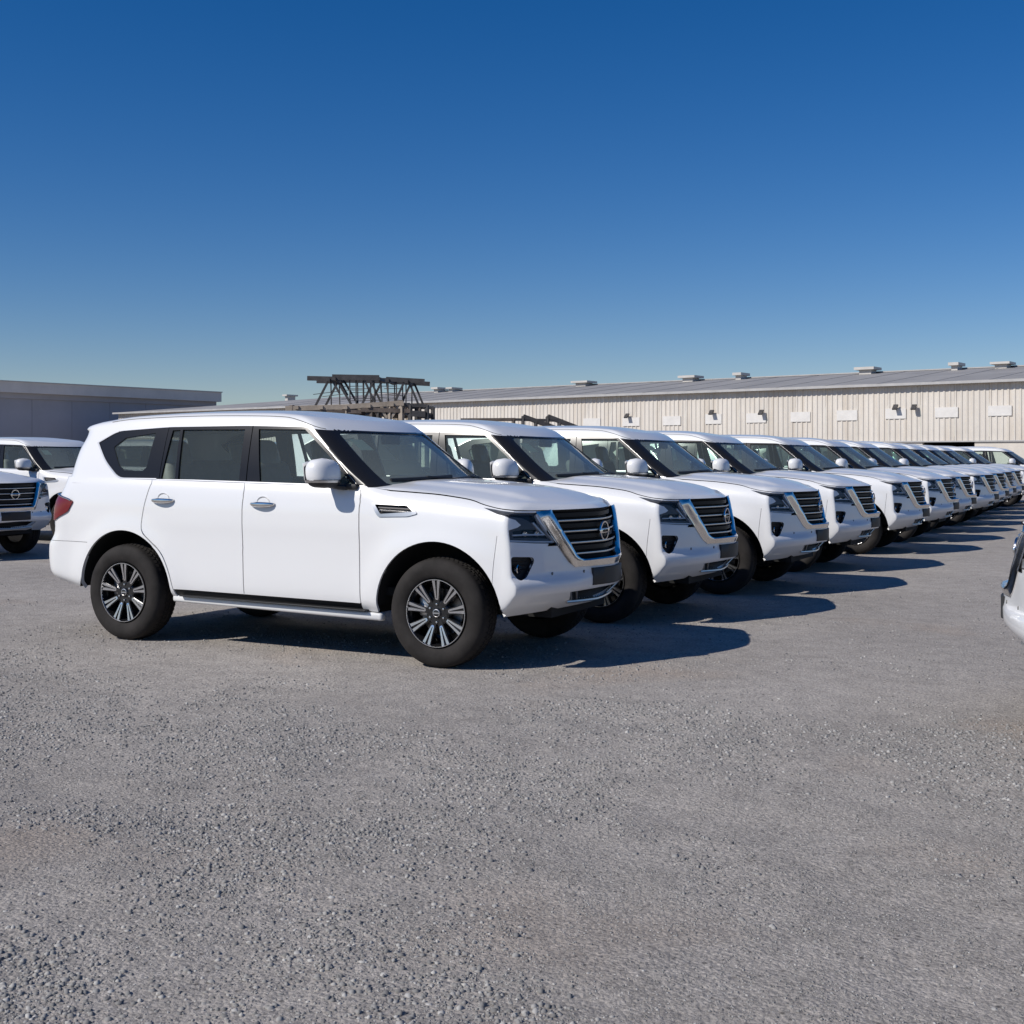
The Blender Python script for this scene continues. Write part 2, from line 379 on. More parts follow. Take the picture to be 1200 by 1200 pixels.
class Skin:
    """a rectangle of (u,v) triangulated so that every cut line is an edge, then bent onto the surface"""
    def __init__(s, S, us, vs, loops, clear=.012):
        s.S = S
        loops = [densify(lp, True, .045) for lp in loops]
        segs = []; pts = []; edges = []
        for lp in loops:
            k = len(pts); n = len(lp); pts += [tuple(p) for p in lp]
            for i in range(n): edges.append((k + i, k + (i + 1) % n)); segs.append((lp[i], lp[(i + 1) % n]))
        gu, gv = np.meshgrid(us, vs, indexing='ij'); G = np.stack([gu.ravel(), gv.ravel()], -1)
        keep = np.ones(len(G), bool)
        for a, b in segs:
            a, b = np.array(a), np.array(b); d = b - a; L2 = max(d @ d, 1e-12)
            bb = (np.abs(G - (a + b) / 2) < np.abs(d) / 2 + clear).all(1)
            if not bb.any(): continue
            Q = G[bb]; t = np.clip((Q - a) @ d / L2, 0, 1); dist = np.linalg.norm(Q - a - t[:, None] * d, axis=1)
            idx = np.where(bb)[0]; keep[idx[dist < clear]] = False
        edge = (np.abs(G[:, 0] - us[0]) < 1e-9) | (np.abs(G[:, 0] - us[-1]) < 1e-9) | (np.abs(G[:, 1] - vs[0]) < 1e-9) | (np.abs(G[:, 1] - vs[-1]) < 1e-9)
        pts += [tuple(p) for p in G[keep | edge]]
        r = delaunay_2d_cdt([Vector(p) for p in pts], edges, [], 0, 1e-5)
        s.uv = np.array([tuple(p) for p in r[0]]); s.uv[:, 0] = np.clip(s.uv[:, 0], us[0], us[-1]); s.uv[:, 1] = np.clip(s.uv[:, 1], vs[0], vs[-1])
        T = np.array([f for f in r[2] if len(f) == 3]); s.T = T
        s.cen = s.uv[T].mean(1); s.P = S(s.uv[:, 0], s.uv[:, 1]); s.N = normals(S, np.clip(s.uv[:, 0], us[0] + .003, us[-1] - .003), np.clip(s.uv[:, 1], vs[0] + .003, vs[-1] - .003))
        # outward: the flank's normal must look to -y
        a = s.P[T]; fn = np.cross(a[:, 1] - a[:, 0], a[:, 2] - a[:, 0]); mn = s.N[T].mean(1)
        mid = (s.uv[:, 0] > us[-1] * .4) & (s.uv[:, 0] < us[-1] * .6)
        if s.N[mid, 1].mean() > 0: s.N = -s.N; mn = -mn
        flip = (fn * mn).sum(1) < 0; s.T[flip] = s.T[flip][:, ::-1]
    def part(s, mask, off=0.0, rim=0.0, inner=None):
        """one half-car piece: verts, faces; off pushes it out, rim folds its border inwards"""
        T = s.T[mask]; ids, inv = np.unique(T, return_inverse=True); T = inv.reshape(T.shape)
        off = off(s.uv) if callable(off) else np.full(len(s.uv), float(off)); V = s.P[ids] + s.N[ids] * off[ids][:, None]; F = [tuple(t) for t in T]; m = MB(); m.v = [tuple(p) for p in V]
        if len(ids): m.v = [(x, 0.0 if (abs(q[1]) < 1e-4) else y, z) for (x, y, z), q in zip(m.v, s.P[ids])]
        m.f = F
        if rim:
            cnt = {}
            for t in F:
                for i in range(3):
                    a, b = t[i], t[(i + 1) % 3]; cnt[(a, b)] = cnt.get((a, b), 0) + 1
            mp = {}
            for (a, b) in cnt:
                if (b, a) in cnt: continue
                if abs(m.v[a][1]) < 1e-4 and abs(m.v[b][1]) < 1e-4: continue
                for q in (a, b):
                    if q not in mp:
                        mp[q] = len(m.v); p = s.P[ids[q]] + s.N[ids[q]] * (off[ids[q]] - rim)
                        if abs(m.v[q][1]) < 1e-4: p = (p[0], 0.0, p[2])
                        m.v.append(tuple(p))
                m.f.append((b, a, mp[a], mp[b]))
        return m

def both(m):
    """a half piece and its mirror image as one welded mesh"""
    r = MB(); r.add(m.v, m.f); k = m.mirror_y(); r.add(k.v, k.f)
    key = {}; mp = []; V = []
    for p in r.v:
        q = (round(p[0], 5), round(p[1], 5), round(p[2], 5)) if abs(p[1]) < 1e-4 else None
        if q is not None and q in key: mp.append(key[q]); continue
        if q is not None: key[q] = len(V)
        mp.append(len(V)); V.append(p)
    o = MB(); o.v = V; o.f = [tuple(mp[i] for i in f) for f in r.f]; o.f = [f for f in o.f if len(set(f)) == len(f)]
    return o

# ------------------------------------------------------------------ the car
def px_side(pts): return [tumble(*p) for p in pts]

def arc_pts(cx, cz, r, a0, a1, n=36): return [(cx + r * math.cos(R(a0 + (a1 - a0) * i / n)), cz + r * math.sin(R(a0 + (a1 - a0) * i / n))) for i in range(n + 1)]

def make_car():
    car = empty('parked_car')
    GAP = .0098
    # ---- lower skin: outlines
    def arch(cx): 
        pts = [(cx + ARCH * 1.0, .30)] + [(cx + ARCH * math.cos(R(a)), ARZ + ARCH * .995 * math.sin(R(a))) for a in range(0, 181, 6)] + [(cx - ARCH, .30)]
        return pts
    def arch_uv(cx):
        a = [(cx + ARCH * math.cos(R(t)), ARZ + ARCH * .995 * math.sin(R(t))) for t in range(0, 181, 5)]
        uv = side_L(a, False, .06)
        return [(uv[0][0], VL0 - .02)] + uv + [(uv[-1][0], VL0 - .02)]
    archF, archR = arch_uv(WHX), arch_uv(-WHX)
    xm, xfd = -.256, .866
    seam_mid = side_L([(xm, 1.30), (xm, .455)]); seam_mid = [(seam_mid[0][0], VL1 + .02)] + seam_mid
    seam_fr = side_L([(xfd, 1.28), (xfd, .455)]); seam_fr = [(seam_fr[0][0], VL1 + .02)] + seam_fr + [(seam_fr[-1][0], VL0 - .02)]
    rear_curve = rounded([(-1.245, 1.33), (-1.256, 1.304), (-1.318, 1.06), (-1.325, .93), (-1.235, .86), (-1.10, .762), (-1.02, .60), (-.985, .455)], .09, 5, False)
    seam_re = side_L(rear_curve); seam_re = [(seam_re[0][0], VL1 + .02)] + seam_re
    sill_top = side_L([(-.985, .455), (xfd, .435)])
    u_sill0, u_sill1 = sill_top[0][0], sill_top[-1][0]
    hood_line = side_L(rounded([(1.10, 1.296), (1.5, 1.272), (1.78, 1.238), (1.89, 1.205), (1.98, 1.186)], .1, 4, False))
    hood_line = [(hood_line[0][0] + .14, VL1 + .02)] + hood_line
    hl_front = front_L([(.86, 1.165), (.75, 1.16), (.5, 1.157), (0.02, 1.157)])
    hood_line = hood_line + hl_front + [(-.02, hl_front[-1][1])]
    # headlight outline, going round the corner
    sL = lambda x, z: side_L([(x, z)])[0] if False else inverse(SL, [(x, z)], (0, 2), [(UC + (2.085 - x) / 4.305 * (UE - UC), z)])[0]
    fL = lambda y, z: inverse(SL, [(-y, z)], (1, 2), [(UF * y / .95, z)])[0]
    def zc(z):   # at the corner edge
        return (UF - .002, z + max(0, (z - .9)) * .30)
    def chain(pts): return densify(pts, True, .04)
    head = chain([sL(1.905, 1.184), sL(2.0, 1.172), fL(.86, 1.150), fL(.685, 1.145), fL(.555, .915), fL(.75, .925), zc(.945), zc(1.032), fL(.87, 1.044), fL(.842, 1.060), fL(.88, 1.098), zc(1.122), sL(2.03, 1.138)])
    head_low = chain([fL(.60, .955), fL(.80, .968), fL(.90, .972), fL(.90, 1.018), fL(.80, 1.03), fL(.645, 1.02)])
    head_upr = chain([sL(1.985, 1.162), fL(.84, 1.135), fL(.71, 1.13), fL(.665, 1.06), fL(.72, 1.062), fL(.80, 1.108), fL(.87, 1.122)])
    st_a = strip(densify([fL(.68, 1.137), fL(.548 + .028, .93), fL(.75, .938), zc(.955)], False, .04), .016)
    st_b = strip(densify([fL(.735, 1.075), fL(.655, .985), fL(.80, .99), fL(.91, .99)], False, .04), .014)
    fog = chain(rounded([zc(.838), fL(.775, .828), fL(.765, .80), fL(.835, .685), fL(.90, .663), zc(.735)], .022, 3))
    vy = [(.70, 1.152), (.66, 1.06), (.56, .90), (.47, .775), (.42, .738)]
    vo = front_L(vy + [(0.0, .738)])
    vi = front_L(rounded([(.555, 1.152), (.52, 1.06), (.44, .92), (.375, .815), (.345, .79), (0.0, .79)], .04, 4, False))
    vee = [(-.02, vo[-1][1])] + vo[::-1] + vi + [(-.02, vi[-1][1])]
    grille = vi + [(-.02, vi[-1][1]), (-.02, vi[0][1]), (0, vi[0][1])]
    grille = [vi[0]] + vi[1:] + [(-.02, vi[-1][1]), (-.02, hl_front[-1][1] - .004)]
    intake = chain([fL(.005, .575), fL(.47, .555), fL(.40, .49), fL(.30, .472), fL(.005, .458)]); intake[0] = (-.02, intake[0][1])
    intake = [(-.02, fL(.005, .575)[1])] + [p for p in intake[1:] if p[0] > .012] + [(-.02, fL(.005, .458)[1])]
    bump_seam = side_L([(2.04, .985), (2.02, .80), (2.005, .62)])
    vent_o = side_L(rounded([(.962, 1.208), (1.30, 1.200), (1.385, 1.130), (1.30, 1.108), (1.04, 1.100)], .02, 3), True, .05)
    vent_i = side_L(rounded([(1.005, 1.192), (1.285, 1.187), (1.34, 1.143), (1.06, 1.122)], .012, 3), True, .05)
    tail = chain(rounded([sL(-2.15, 1.165), sL(-2.2, 1.178), (UE + .12, 1.178), (UG + .10, 1.175), (UG + .10, 1.05), (UE + .30, .985), (UE + .09, .985), sL(-2.22, 1.075)], .02, 3))
    rb_v = .815
    rbump = [(inverse(SL, [(-1.98, .80)], (0, 2), [(4.9, .8)])[0][0], rb_v), (UZ + .02, rb_v)]
    rbump_d = side_L([(-2.075, .60), (-2.05, .72)]) ; rbump_d = rbump_d + [(rbump_d[-1][0] + .06, rb_v)]
    tg = [(UG - .02, VL1 + .02), (UG - .02, rb_v)]
    gaps = [strip(seam_mid, GAP), strip(seam_fr, GAP), strip(seam_re, GAP), strip(hood_line, GAP * .9), strip(rbump, GAP * .4), strip(tg, GAP)]
    gaps_thin = [strip(bump_seam, .004)]
    vmid = [[(a[0] + (b[0] - a[0]) * k, a[1] + (b[1] - a[1]) * k) for a, b in zip([vo[int(round(j * (len(vo) - 1) / 20))] for j in range(21)], [vi[int(round(j * (len(vi) - 1) / 20))] for j in range(21)])] for k in (.2, .4, .6, .8)]
    loops = [l + l[-2:0:-1] for l in vmid] + [archF, archR, head, head_low, head_upr, fog, vee, intake, vent_o, vent_i, tail]
    sill_poly = [(u_sill1, sill_top[-1][1])] + sill_top[::-1] + [(u_sill0, VL0 - .02), (u_sill1, VL0 - .02)]
    sill_poly = sill_top + [(u_sill1, VL0 - .02), (u_sill0, VL0 - .02)]
    sill_band = strip(sill_top, GAP)
    gaps.append(sill_band)
    us = np.unique(np.concatenate([np.linspace(0, UF, 26), np.linspace(UF, UC, 9), np.linspace(UC, UE, 96), np.linspace(UE, UG, 13), np.linspace(UG, UZ, 14)]))
    vs = np.unique(np.concatenate([np.linspace(.38, .9, 18), np.linspace(.9, 1.2, 11), np.linspace(1.2, 1.33, 10)]))
    def clampl(lp): return [(min(max(p[0], 0), UZ), min(max(p[1], VL0), VL1)) for p in lp]
    allloops = [clampl(l) for l in loops] + [clampl(sill_poly)] + [clampl(l) for g in gaps + gaps_thin for l in g] + [clampl(l) for g in (st_a, st_b) for l in g]
    sk = Skin(SL, us, vs, allloops)
    c = sk.cen
    gap = np.zeros(len(c), bool)
    for g in gaps: gap |= in_strip(c, [clampl(l) for l in g])
    thin = np.zeros(len(c), bool)
    for g in gaps_thin: thin |= in_strip(c, g)
    gap |= thin
    hole = inpoly(c, archF) | inpoly(c, archR)
    m_head = inpoly(c, head); m_fog = inpoly(c, fog); m_vee = inpoly(c, vee); m_gr = inpoly(c, grille) & ~m_vee; m_int = inpoly(c, intake)
    m_vo = inpoly(c, vent_o); m_vi = inpoly(c, vent_i) & m_vo; m_tail = inpoly(c, tail); m_sill = inpoly(c, sill_poly)
    free = ~(gap | hole | m_head | m_fog | m_vee | m_gr | m_int | m_vo | m_tail | m_sill)
    hood_poly = [(p[0], p[1]) for p in hood_line] + [(-.05, VL1 + .1), (hood_line[0][0], VL1 + .1)]
    m_hood = inpoly(c, hood_poly) & free
    m_gr |= (c[:, 0] < vi[0][0]) & (c[:, 1] > .9) & free & ~m_hood & (c[:, 1] < 1.3)
    free &= ~m_gr
    um, uf_, ur = seam_mid[0][0], None, None
    fdoor_poly = seam_fr + [(u_sill0, VL0 - .02)] + seam_mid[::-1]
    fdoor_poly = seam_fr + [(seam_mid[-1][0], VL0 - .02)] + seam_mid[::-1]
    rdoor_poly = seam_mid + [(seam_re[-1][0] - .02, VL0 - .02)] + seam_re[::-1]
    rdoor_poly = seam_mid + [(seam_mid[-1][0], VL0 - .02), (seam_re[-1][0], VL0 - .02)] + seam_re[::-1]
    m_fd = inpoly(c, fdoor_poly) & free & (c[:, 1] > .42); m_rd = inpoly(c, rdoor_poly) & free & (c[:, 1] > .42)
    free &= ~(m_fd | m_rd | m_hood)
    bs = np.array(bump_seam)
    ub = np.interp(c[:, 1], bs[::-1, 1], bs[::-1, 0])
    m_fb = free & (c[:, 0] < ub)
    m_fb &= ~((c[:, 1] > 1.0) & (c[:, 0] > UF + .02) )
    m_ff = free & ~m_fb & (c[:, 0] < seam_fr[2][0])
    m_rb = free & (c[:, 1] < rb_v) & (c[:, 0] > rbump[0][0])
    m_tg = free & (c[:, 1] >= rb_v) & (c[:, 0] > tg[0][0])
    m_q = free & ~(m_fb | m_ff | m_rb | m_tg)
    pr = .02
    def half(name, m, mt, parent, **k):
        """right-hand piece and its mirror, as two parts"""
        r = m.build(name, mt, parent); l = m.mirror_y().build(name, mt, parent); return r, l
    H = {}
    H['fender'] = half('front_fender', sk.part(m_ff, 0, pr), 'paint', car)
    H['fdoor'] = half('front_door', sk.part(m_fd, 0, pr), 'paint', car)
    H['rdoor'] = half('rear_door', sk.part(m_rd, 0, pr), 'paint', car)
    H['quarter'] = half('rear_quarter_panel', sk.part(m_q, 0, pr), 'paint', car)
    fb = both(sk.part(m_fb, 0, .03)).build('front_bumper', 'paint', car)
    rb = both(sk.part(m_rb, 0, .03)).build('rear_bumper', 'paint', car)
    tgate = both(sk.part(m_tg, 0, pr)).build('tailgate', 'paint', car)
    half('sill_trim', sk.part(m_sill & ~gap, -.012, .02), 'black_plastic', car)
    both(sk.part(~hole & ~m_head & ~m_gr & ~m_int & ~m_fog & ~m_vi, -.034, 0)).build('inner_shell', 'dark_liner', car)
    # ---- headlights
    m_hls = (in_strip(c, st_a) | in_strip(c, st_b)) & m_head
    m_hin = (inpoly(c, head_low) | inpoly(c, head_upr)) & m_head & ~m_hls
    hb = half('headlight', sk.part(m_head & ~m_hls & ~m_hin, -.022, .05), 'lamp_bucket', car)
    a = sk.part(m_hls, -.008, .03); b_ = sk.part(m_hin, -.045, 0); ln = sk.part(m_head & ~gap, 0.0, 0)
    for i, h in enumerate(hb):
        (a if i == 0 else a.mirror_y()).build('light_strip', 'lamp_strip', h)
        (b_ if i == 0 else b_.mirror_y()).build('reflector', 'black_gloss', h)
        (ln if i == 0 else ln.mirror_y()).build('lens', 'lens', h)
        for yy, zz in ((.70, .995), (.80, .997)):
            q = fL(yy, zz); P = SL(*q); N = normals(SL, np.array([q[0]]), np.array([q[1]]))[0]; N = N if N[0] > 0 else -N
            k = MB().lathe([(.0, .0), (.018, .004), (.022, .0), (.026, -.02)], 14)
            rot = Vector((0, 1, 0)).rotation_difference(Vector(N)).to_matrix()
            k.v = [tuple(rot @ Vector(p) + Vector(P) - Vector(N) * .03) for p in k.v]; (k if i == 0 else k.mirror_y()).build('projector', 'chrome', h)
    # ---- fog recess
    fg = half('fog_recess', sk.part(m_fog & ~gap, -.05, -.05), 'black_plastic', fb)
    for i, h in enumerate(fg): h.parent = fb
    fl = MB(); q = fL(.86, .745); P = SL(*q)
    fl.lathe([(0, 0), (.03, -.004), (.036, .0), (.036, .03)], 16)
    fl.v = [(P[0] - .035 - y, P[1] + x, P[2] + z) for x, y, z in [(p[0], p[1], p[2]) for p in fl.v]]
    fl.build('fog_lamp', 'chrome', fb); fl.mirror_y().build('fog_lamp', 'chrome', fb)
    for k in range(3):
        z0 = .80 - .028 * k; t = MB().tube([SL(*fL(y, z0)) - np.array([.03, 0, 0]) for y in (.80, .86, .905)], .004, 5)
        t.build('fog_louvre', 'black_gloss', fb, ); t.mirror_y().build('fog_louvre', 'black_gloss', fb)
    # ---- grille
    gr = both(sk.part(m_gr, -.055, -.06)).build('grille', 'dark_liner', car)
    def dist_pl(Q, pl):
        d = np.full(len(Q), 9.0); P_ = np.array(pl)
        for a, b in zip(P_[:-1], P_[1:]):
            e_ = b - a; t = np.clip(((Q - a) @ e_) / max(e_ @ e_, 1e-12), 0, 1); d = np.minimum(d, np.linalg.norm(Q - a - t[:, None] * e_, axis=1))
        return d
    def vee_off(Q):
        near = (Q[:, 0] < .8) & (Q[:, 1] > .65); r_ = np.full(len(Q), .012)
        do, di = dist_pl(Q[near], vo), dist_pl(Q[near], vi); t = do / np.maximum(do + di, 1e-6)
        r_[near] = .006 + .026 * np.sin(np.pi * np.clip(t, 0, 1) ** 1.7); return r_
    both(sk.part(m_vee & ~gap, vee_off, .07)).build('chrome_surround', 'chrome', gr)
    def across(z, ymax, dx, n=17): return [Vector(SL(*fL(abs(y), z))) * 1 + Vector((dx, 0, 0)) for y in np.linspace(0, ymax, n)]
    vix = lambda z: float(np.interp(z, [.79, .815, .92, 1.06, 1.152], [.345, .375, .44, .52, .555]))
    def bar_pts(z, dx, ex=0):
        h = across(z, vix(z) + ex, dx); l = [Vector((p.x, -p.y, p.z)) for p in h][::-1]; return l[:-1] + h
    for z in (1.078, .998, .913, .832):
        p = bar_pts(z, -.012); m = MB()
        prof = [(-.012, -.004), (.004, -.006), (.006, .0), (.004, .006), (-.012, .004)]
        V = [(q.x + a_, q.y, q.z + b2) for q in p for a_, b2 in prof]; F = []
        for i in range(len(p) - 1):
            for k in range(5): F.append((i * 5 + k, i * 5 + (k + 1) % 5, i * 5 + 5 + (k + 1) % 5, i * 5 + 5 + k))
        m.add(V, F); m.build('grille_bar', 'satin', gr)
    for z in (1.118, 1.038, .956, .873):
        p = bar_pts(z, -.03); m = MB()
        prof = [(-.02, -.02), (.006, -.016), (.006, .016), (-.02, .02)]
        V = [(q.x + a_, q.y, q.z + b2) for q in p for a_, b2 in prof]; F = []
        for i in range(len(p) - 1):
            for k in range(4): F.append((i * 4 + k, i * 4 + (k + 1) % 4, i * 4 + 4 + (k + 1) % 4, i * 4 + 4 + k))
        m.add(V, F); m.build('grille_slat', 'grille_black', gr)
    # badge: ring, bar, raised letters
    ex, ez = float(SL(0.0, fL(.0, .985)[1])[0]) - .006, .985
    bd = MB(); N = 40
    V = []; F = []
    for k in range(N):
        t = 2 * math.pi * k / N
        for ro, dx in ((.076, -.006), (.074, .006), (.064, .006), (.062, -.006)):
            V.append((ex + dx, ro * 1.02 * math.cos(t), ez + ro * math.sin(t)))
    for k in range(N):
        for j in range(4): F.append((k * 4 + j, k * 4 + (j + 1) % 4, ((k + 1) % N) * 4 + (j + 1) % 4, ((k + 1) % N) * 4 + j))
    bd.add(V, F)
    bg_ = rounded_box((ex - .006, -.088, ez - .017), (ex + .009, .088, ez + .017), .005, 2)
    bd.add(bg_.v, bg_.f)
    badge = bd.build('badge', 'chrome', gr)
    def letters(txt, size, depth=.0015):
        cu = bpy.data.curves.new('lettering', 'FONT'); cu.body = txt; cu.size = size; cu.extrude = depth; cu.align_x = 'CENTER'; cu.align_y = 'CENTER'
        ob = bpy.data.objects.new('lettering', cu); COL.objects.link(ob)
        dg = bpy.context.evaluated_depsgraph_get(); dg.update(); me = bpy.data.meshes.new_from_object(ob.evaluated_get(dg))
        bpy.data.objects.remove(ob); bpy.data.curves.remove(cu); return me
    me = letters('NISSAN', .030); me.transform(Matrix(((0, 0, 1, ex + .0095), (1, 0, 0, 0), (0, 1, 0, ez), (0, 0, 0, 1))))
    me.name = 'lettering'
    mesh_obj('lettering', me, 'black_gloss', gr)
    # ---- lower intake, plate, lip
    both(sk.part(m_int, -.07, -.07)).build('lower_intake', 'black_plastic', fb)
    lip = [Vector(SL(*fL(y, .462 + .03 * y))) + Vector((.012, 0, 0)) for y in np.linspace(0, .42, 9)]
    lip = [Vector((p.x, -p.y, p.z)) for p in lip][::-1][:-1] + lip
    MB().tube(lip, .011, 6).build('lip_trim', 'satin', fb)
    for y in (.30, .36):
        MB().tube([Vector(SL(*fL(y + .1, .56))) - Vector((.01, 0, 0)), Vector(SL(*fL(y - .03, .468))) - Vector((.005, 0, 0))], .008, 6).build('lip_trim', 'satin', fb)
        t = MB().tube([Vector(SL(*fL(y + .1, .56))) - Vector((.01, 0, 0)), Vector(SL(*fL(y - .03, .468))) - Vector((.005, 0, 0))], .008, 6).mirror_y(); t.build('lip_trim', 'satin', fb)
    xp = float(SL(0.0, .66)[0])
    m = MB(); V = []; F = []; ysp = np.linspace(-.27, .27, 15)
    for y in ysp:
        for z, d in ((.592, -.015), (.592, .006), (.597, .010), (.717, .010), (.722, .006), (.722, -.015)):
            q = fL(abs(y), .625); V.append((float(SL(*q)[0]) + d - (.03 if d < 0 else 0), y, z))
    for i in range(14):
        for k in range(5): F.append((i * 6 + k, i * 6 + 6 + k, i * 6 + 7 + k, i * 6 + 1 + k))
    F += [tuple(range(6)), tuple(14 * 6 + k for k in range(5, -1, -1))]
    m.add(V, F).build('plate_holder', 'black_plastic', fb)
    for y in (.34, .62):    # parking sensors
        P = SL(*fL(y, .70)); k = MB().lathe([(0, -.004), (.011, -.003), (.012, .004)], 12); k.v = [(P[0] - y_, P[1] + x_, P[2] + z_) for x_, y_, z_ in k.v]
        k.build('parking_sensor', 'trim_grey', fb); k.mirror_y().build('parking_sensor', 'trim_grey', fb)
    # ---- fender vents
    vt = half('fender_vent', sk.part(m_vo & ~m_vi, .008, .03), 'satin', car)
    vk = sk.part(m_vi, -.025, -.03)
    sl2 = MB()
    for k in range(2):
        z0 = 1.170 - .020 * k; sl2.tube([SL(*sL(x, z0 - .03 * (x - 1.05))) - np.array([0, .0, 0]) + np.array([0, .008, 0]) for x in np.linspace(1.03 + .016 * k, 1.30 + .012 * k, 7)], .005, 6)
    for i, h in enumerate(vt):
        h.parent = H['fender'][i]
        (vk if i == 0 else vk.mirror_y()).build('vent_insert', 'black_plastic', H['fender'][i])
        (sl2 if i == 0 else sl2.mirror_y()).build('vent_louvre', 'satin', H['fender'][i])
    # ---- tail lights
    half('tail_light', sk.part(m_tail & ~gap, .012, .04), 'tail_red', car)
    tp = MB().tube([SL(*p) + np.array([-.018, -.010, 0]) for p in densify([sL(-2.16, 1.172), sL(-2.2, 1.185), (UE + .12, 1.188), (UG + .06, 1.185)], False, .06)], .009, 6)
    tp.build('tail_light_trim', 'chrome', car); tp.mirror_y().build('tail_light_trim', 'chrome', car)
    # ---- hood: skin strip + cap
    hp = sk.part(m_hood, 0, 0)
    top = np.where((np.abs(sk.uv[:, 1] - VL1) < 1e-6) & (sk.uv[:, 0] < hood_line[0][0] + .10))[0]
    top = top[np.argsort(sk.uv[top, 0])]; O = sk.P[top]
    f_zc = pchip([(.5, 1.37), (1.0, 1.368), (1.3, 1.352), (1.6, 1.330), (1.9, 1.297), (2.1, 1.262), (2.25, 1.230), (2.35, 1.200)])
    rows = 22; V = []; F = []
    for i, p in enumerate(O):
        tx = -.16 * math.log(math.exp(-p[0] / .16) + math.exp(-1.78 / .16))
        for j in range(rows + 1):
            s_ = (j / rows); x = p[0] + (tx - p[0]) * s_; y = p[1] * (1 - s_)
            e = 1 - (1 - s_)**2.6
            zc_ = float(f_zc(x)); z = p[2] + (zc_ - p[2]) * e
            dome = .014 * float(sstep(.62, .50, abs(y))) * float(sstep(.0, .22, s_)) * float(sstep(.9, 1.2, x) if x < 1.2 else 1) * float(sstep(2.42, 2.1, x))
            V.append((x, y if j < rows else 0.0, z + dome))
    for i in range(len(O) - 1):
        for j in range(rows):
            F.append((i * (rows + 1) + j, (i + 1) * (rows + 1) + j, (i + 1) * (rows + 1) + j + 1, i * (rows + 1) + j + 1))
    cap = MB().add(V, F)
    # orient up
    a0, b0, c0 = [Vector(V[k]) for k in F[len(F) // 2][:3]]
    if (b0 - a0).cross(c0 - a0).z < 0: cap.f = [tuple(reversed(q)) for q in cap.f]
    hm = MB(); rimp = sk.part(m_hood, 0, .025); hm.add(rimp.v, rimp.f); hm.add(cap.v, cap.f)
    h2 = both(hm)
    def weld(m, d=1e-4):
        bm = bmesh.new()
        vs_ = [bm.verts.new(p) for p in m.v]
        for f in m.f:
            try: bm.faces.new([vs_[i] for i in f])
            except ValueError: pass
        bmesh.ops.remove_doubles(bm, verts=bm.verts, dist=d); bmesh.ops.dissolve_degenerate(bm, edges=bm.edges, dist=1e-5)
        bm.verts.index_update(); r = MB(); r.v = [tuple(v.co) for v in bm.verts]; r.f = [tuple(v.index for v in f.verts) for f in bm.faces]; bm.free(); return r
    # rim vertices sit 25 mm below, cap welds on the v=max border; the rim strip along that border is dropped
    keepf = []
    onb = set(i for i, p in enumerate(rimp.v) if i < 10**9)
    hood_half = MB(); hood_half.add(hp.v, hp.f); hood_half.add(cap.v, cap.f)
    hood = weld(both(hood_half)); hood.build('hood', 'paint', car, angle=50)
    # ---- greenhouse
    TOPV = .848
    q = px_side([(116, 518.3), (140, 504), (200, 500), (185, 561.7), (140, 560.7), (125, 540)])
    dlo_top = 1.803
    quarter = rounded([(-1.985, 1.675), (-1.775, 1.775), (-1.195, dlo_top), (-1.205, 1.362), (-1.64, 1.366), (-1.84, 1.515)], .07, 5)
    # window band (black) from the quarter light to the A pillar
    dlo = rounded([(-1.985, 1.675), (-1.775, 1.775), (-1.195, dlo_top), (-.36, 1.804), (.20, 1.788)], .07, 5, False)[0:] + [(.20, 1.788)]
    dlo_uv = side_G(dlo, False, .05)
    belt_uv = side_G(rounded([(-1.205, 1.366), (-1.64, 1.368), (-1.84, 1.515), (-1.985, 1.675)], .07, 5, False), False, .05)
    vb = belt_uv[0][1]
    band = dlo_uv[:] + [(GC - .05, dlo_uv[-1][1]), (GF - .03, TOPV)] + [(GF - .03, .02), (GC, .02)] + [(belt_uv[0][0] - .8, vb * .5 + .01)] + belt_uv
    chrome_q = strip(belt_uv[:-1] + dlo_uv[:8], .020)
    trim_u = belt_uv[0][0]
    belt_line = [(GC + .02, .012), (GC + 1.0, .014), (trim_u - .4, .016), (trim_u, vb - .012)]
    belt_trim = strip(densify(belt_line, False, .06), .016)
    qg = side_G(px_side([(134.8, 524), (149.5, 513), (185.3, 507.5), (173.3, 547.8), (168, 552), (146, 551), (141, 546)]), True, .04)
    pane_rf = side_G(px_side([(205.4, 504.5), (214.2, 504), (206.0, 562), (189.5, 561.2)]), True, .04)
    pane_r = side_G(px_side([(217.3, 503.8), (289.6, 503.3), (280.4, 565.4), (209.2, 563)]), True, .04)
    A1 = px_side([(306.5, 503)])[0]; A2 = px_side([(358, 503.5)])[0]
    pane_f = side_G([(-.225, A1[1]), (.232, 1.768), (.50, 1.565), (.765, 1.338), (-.118, 1.348)], True, .04)
    ws = densify(rounded([(-.02, .845), (GF - .025, .825), (GF - .02, .045), (-.02, .045)], .03, 4)[2:], True, .05)
    ws = densify([(-.02, .845), (.45, .842), (GF - .06, .83), (GF - .02, .79), (GF - .015, .06), (GF - .05, .035), (-.02, .035)], True, .05)
    rw = densify(rounded([(GG + .02, .78), (GZ + .02, .80), (GZ + .02, .10), (GG + .04, .10), (GG - .03, .2)], .03, 3), True, .05)
    d_c = side_G([(-1.185, 1.803), (-1.18, 1.364)]); d_b = side_G([(-.29, 1.804), (xm, 1.345)])
    gseams = [strip(d_c, .009), strip(d_b, .009)]
    a_trim = strip(side_G([(.255, 1.785), (.53, 1.575), (.80, 1.345)]), .0045)
    us = np.unique(np.concatenate([np.linspace(0, GF, 20), np.linspace(GF, GC, 9), np.linspace(GC, GE, 60), np.linspace(GE, GG, 10), np.linspace(GG, GZ, 12)]))
    vs = np.unique(np.concatenate([np.linspace(-.10, .8, 18), np.linspace(.8, 1.0, 13)]))
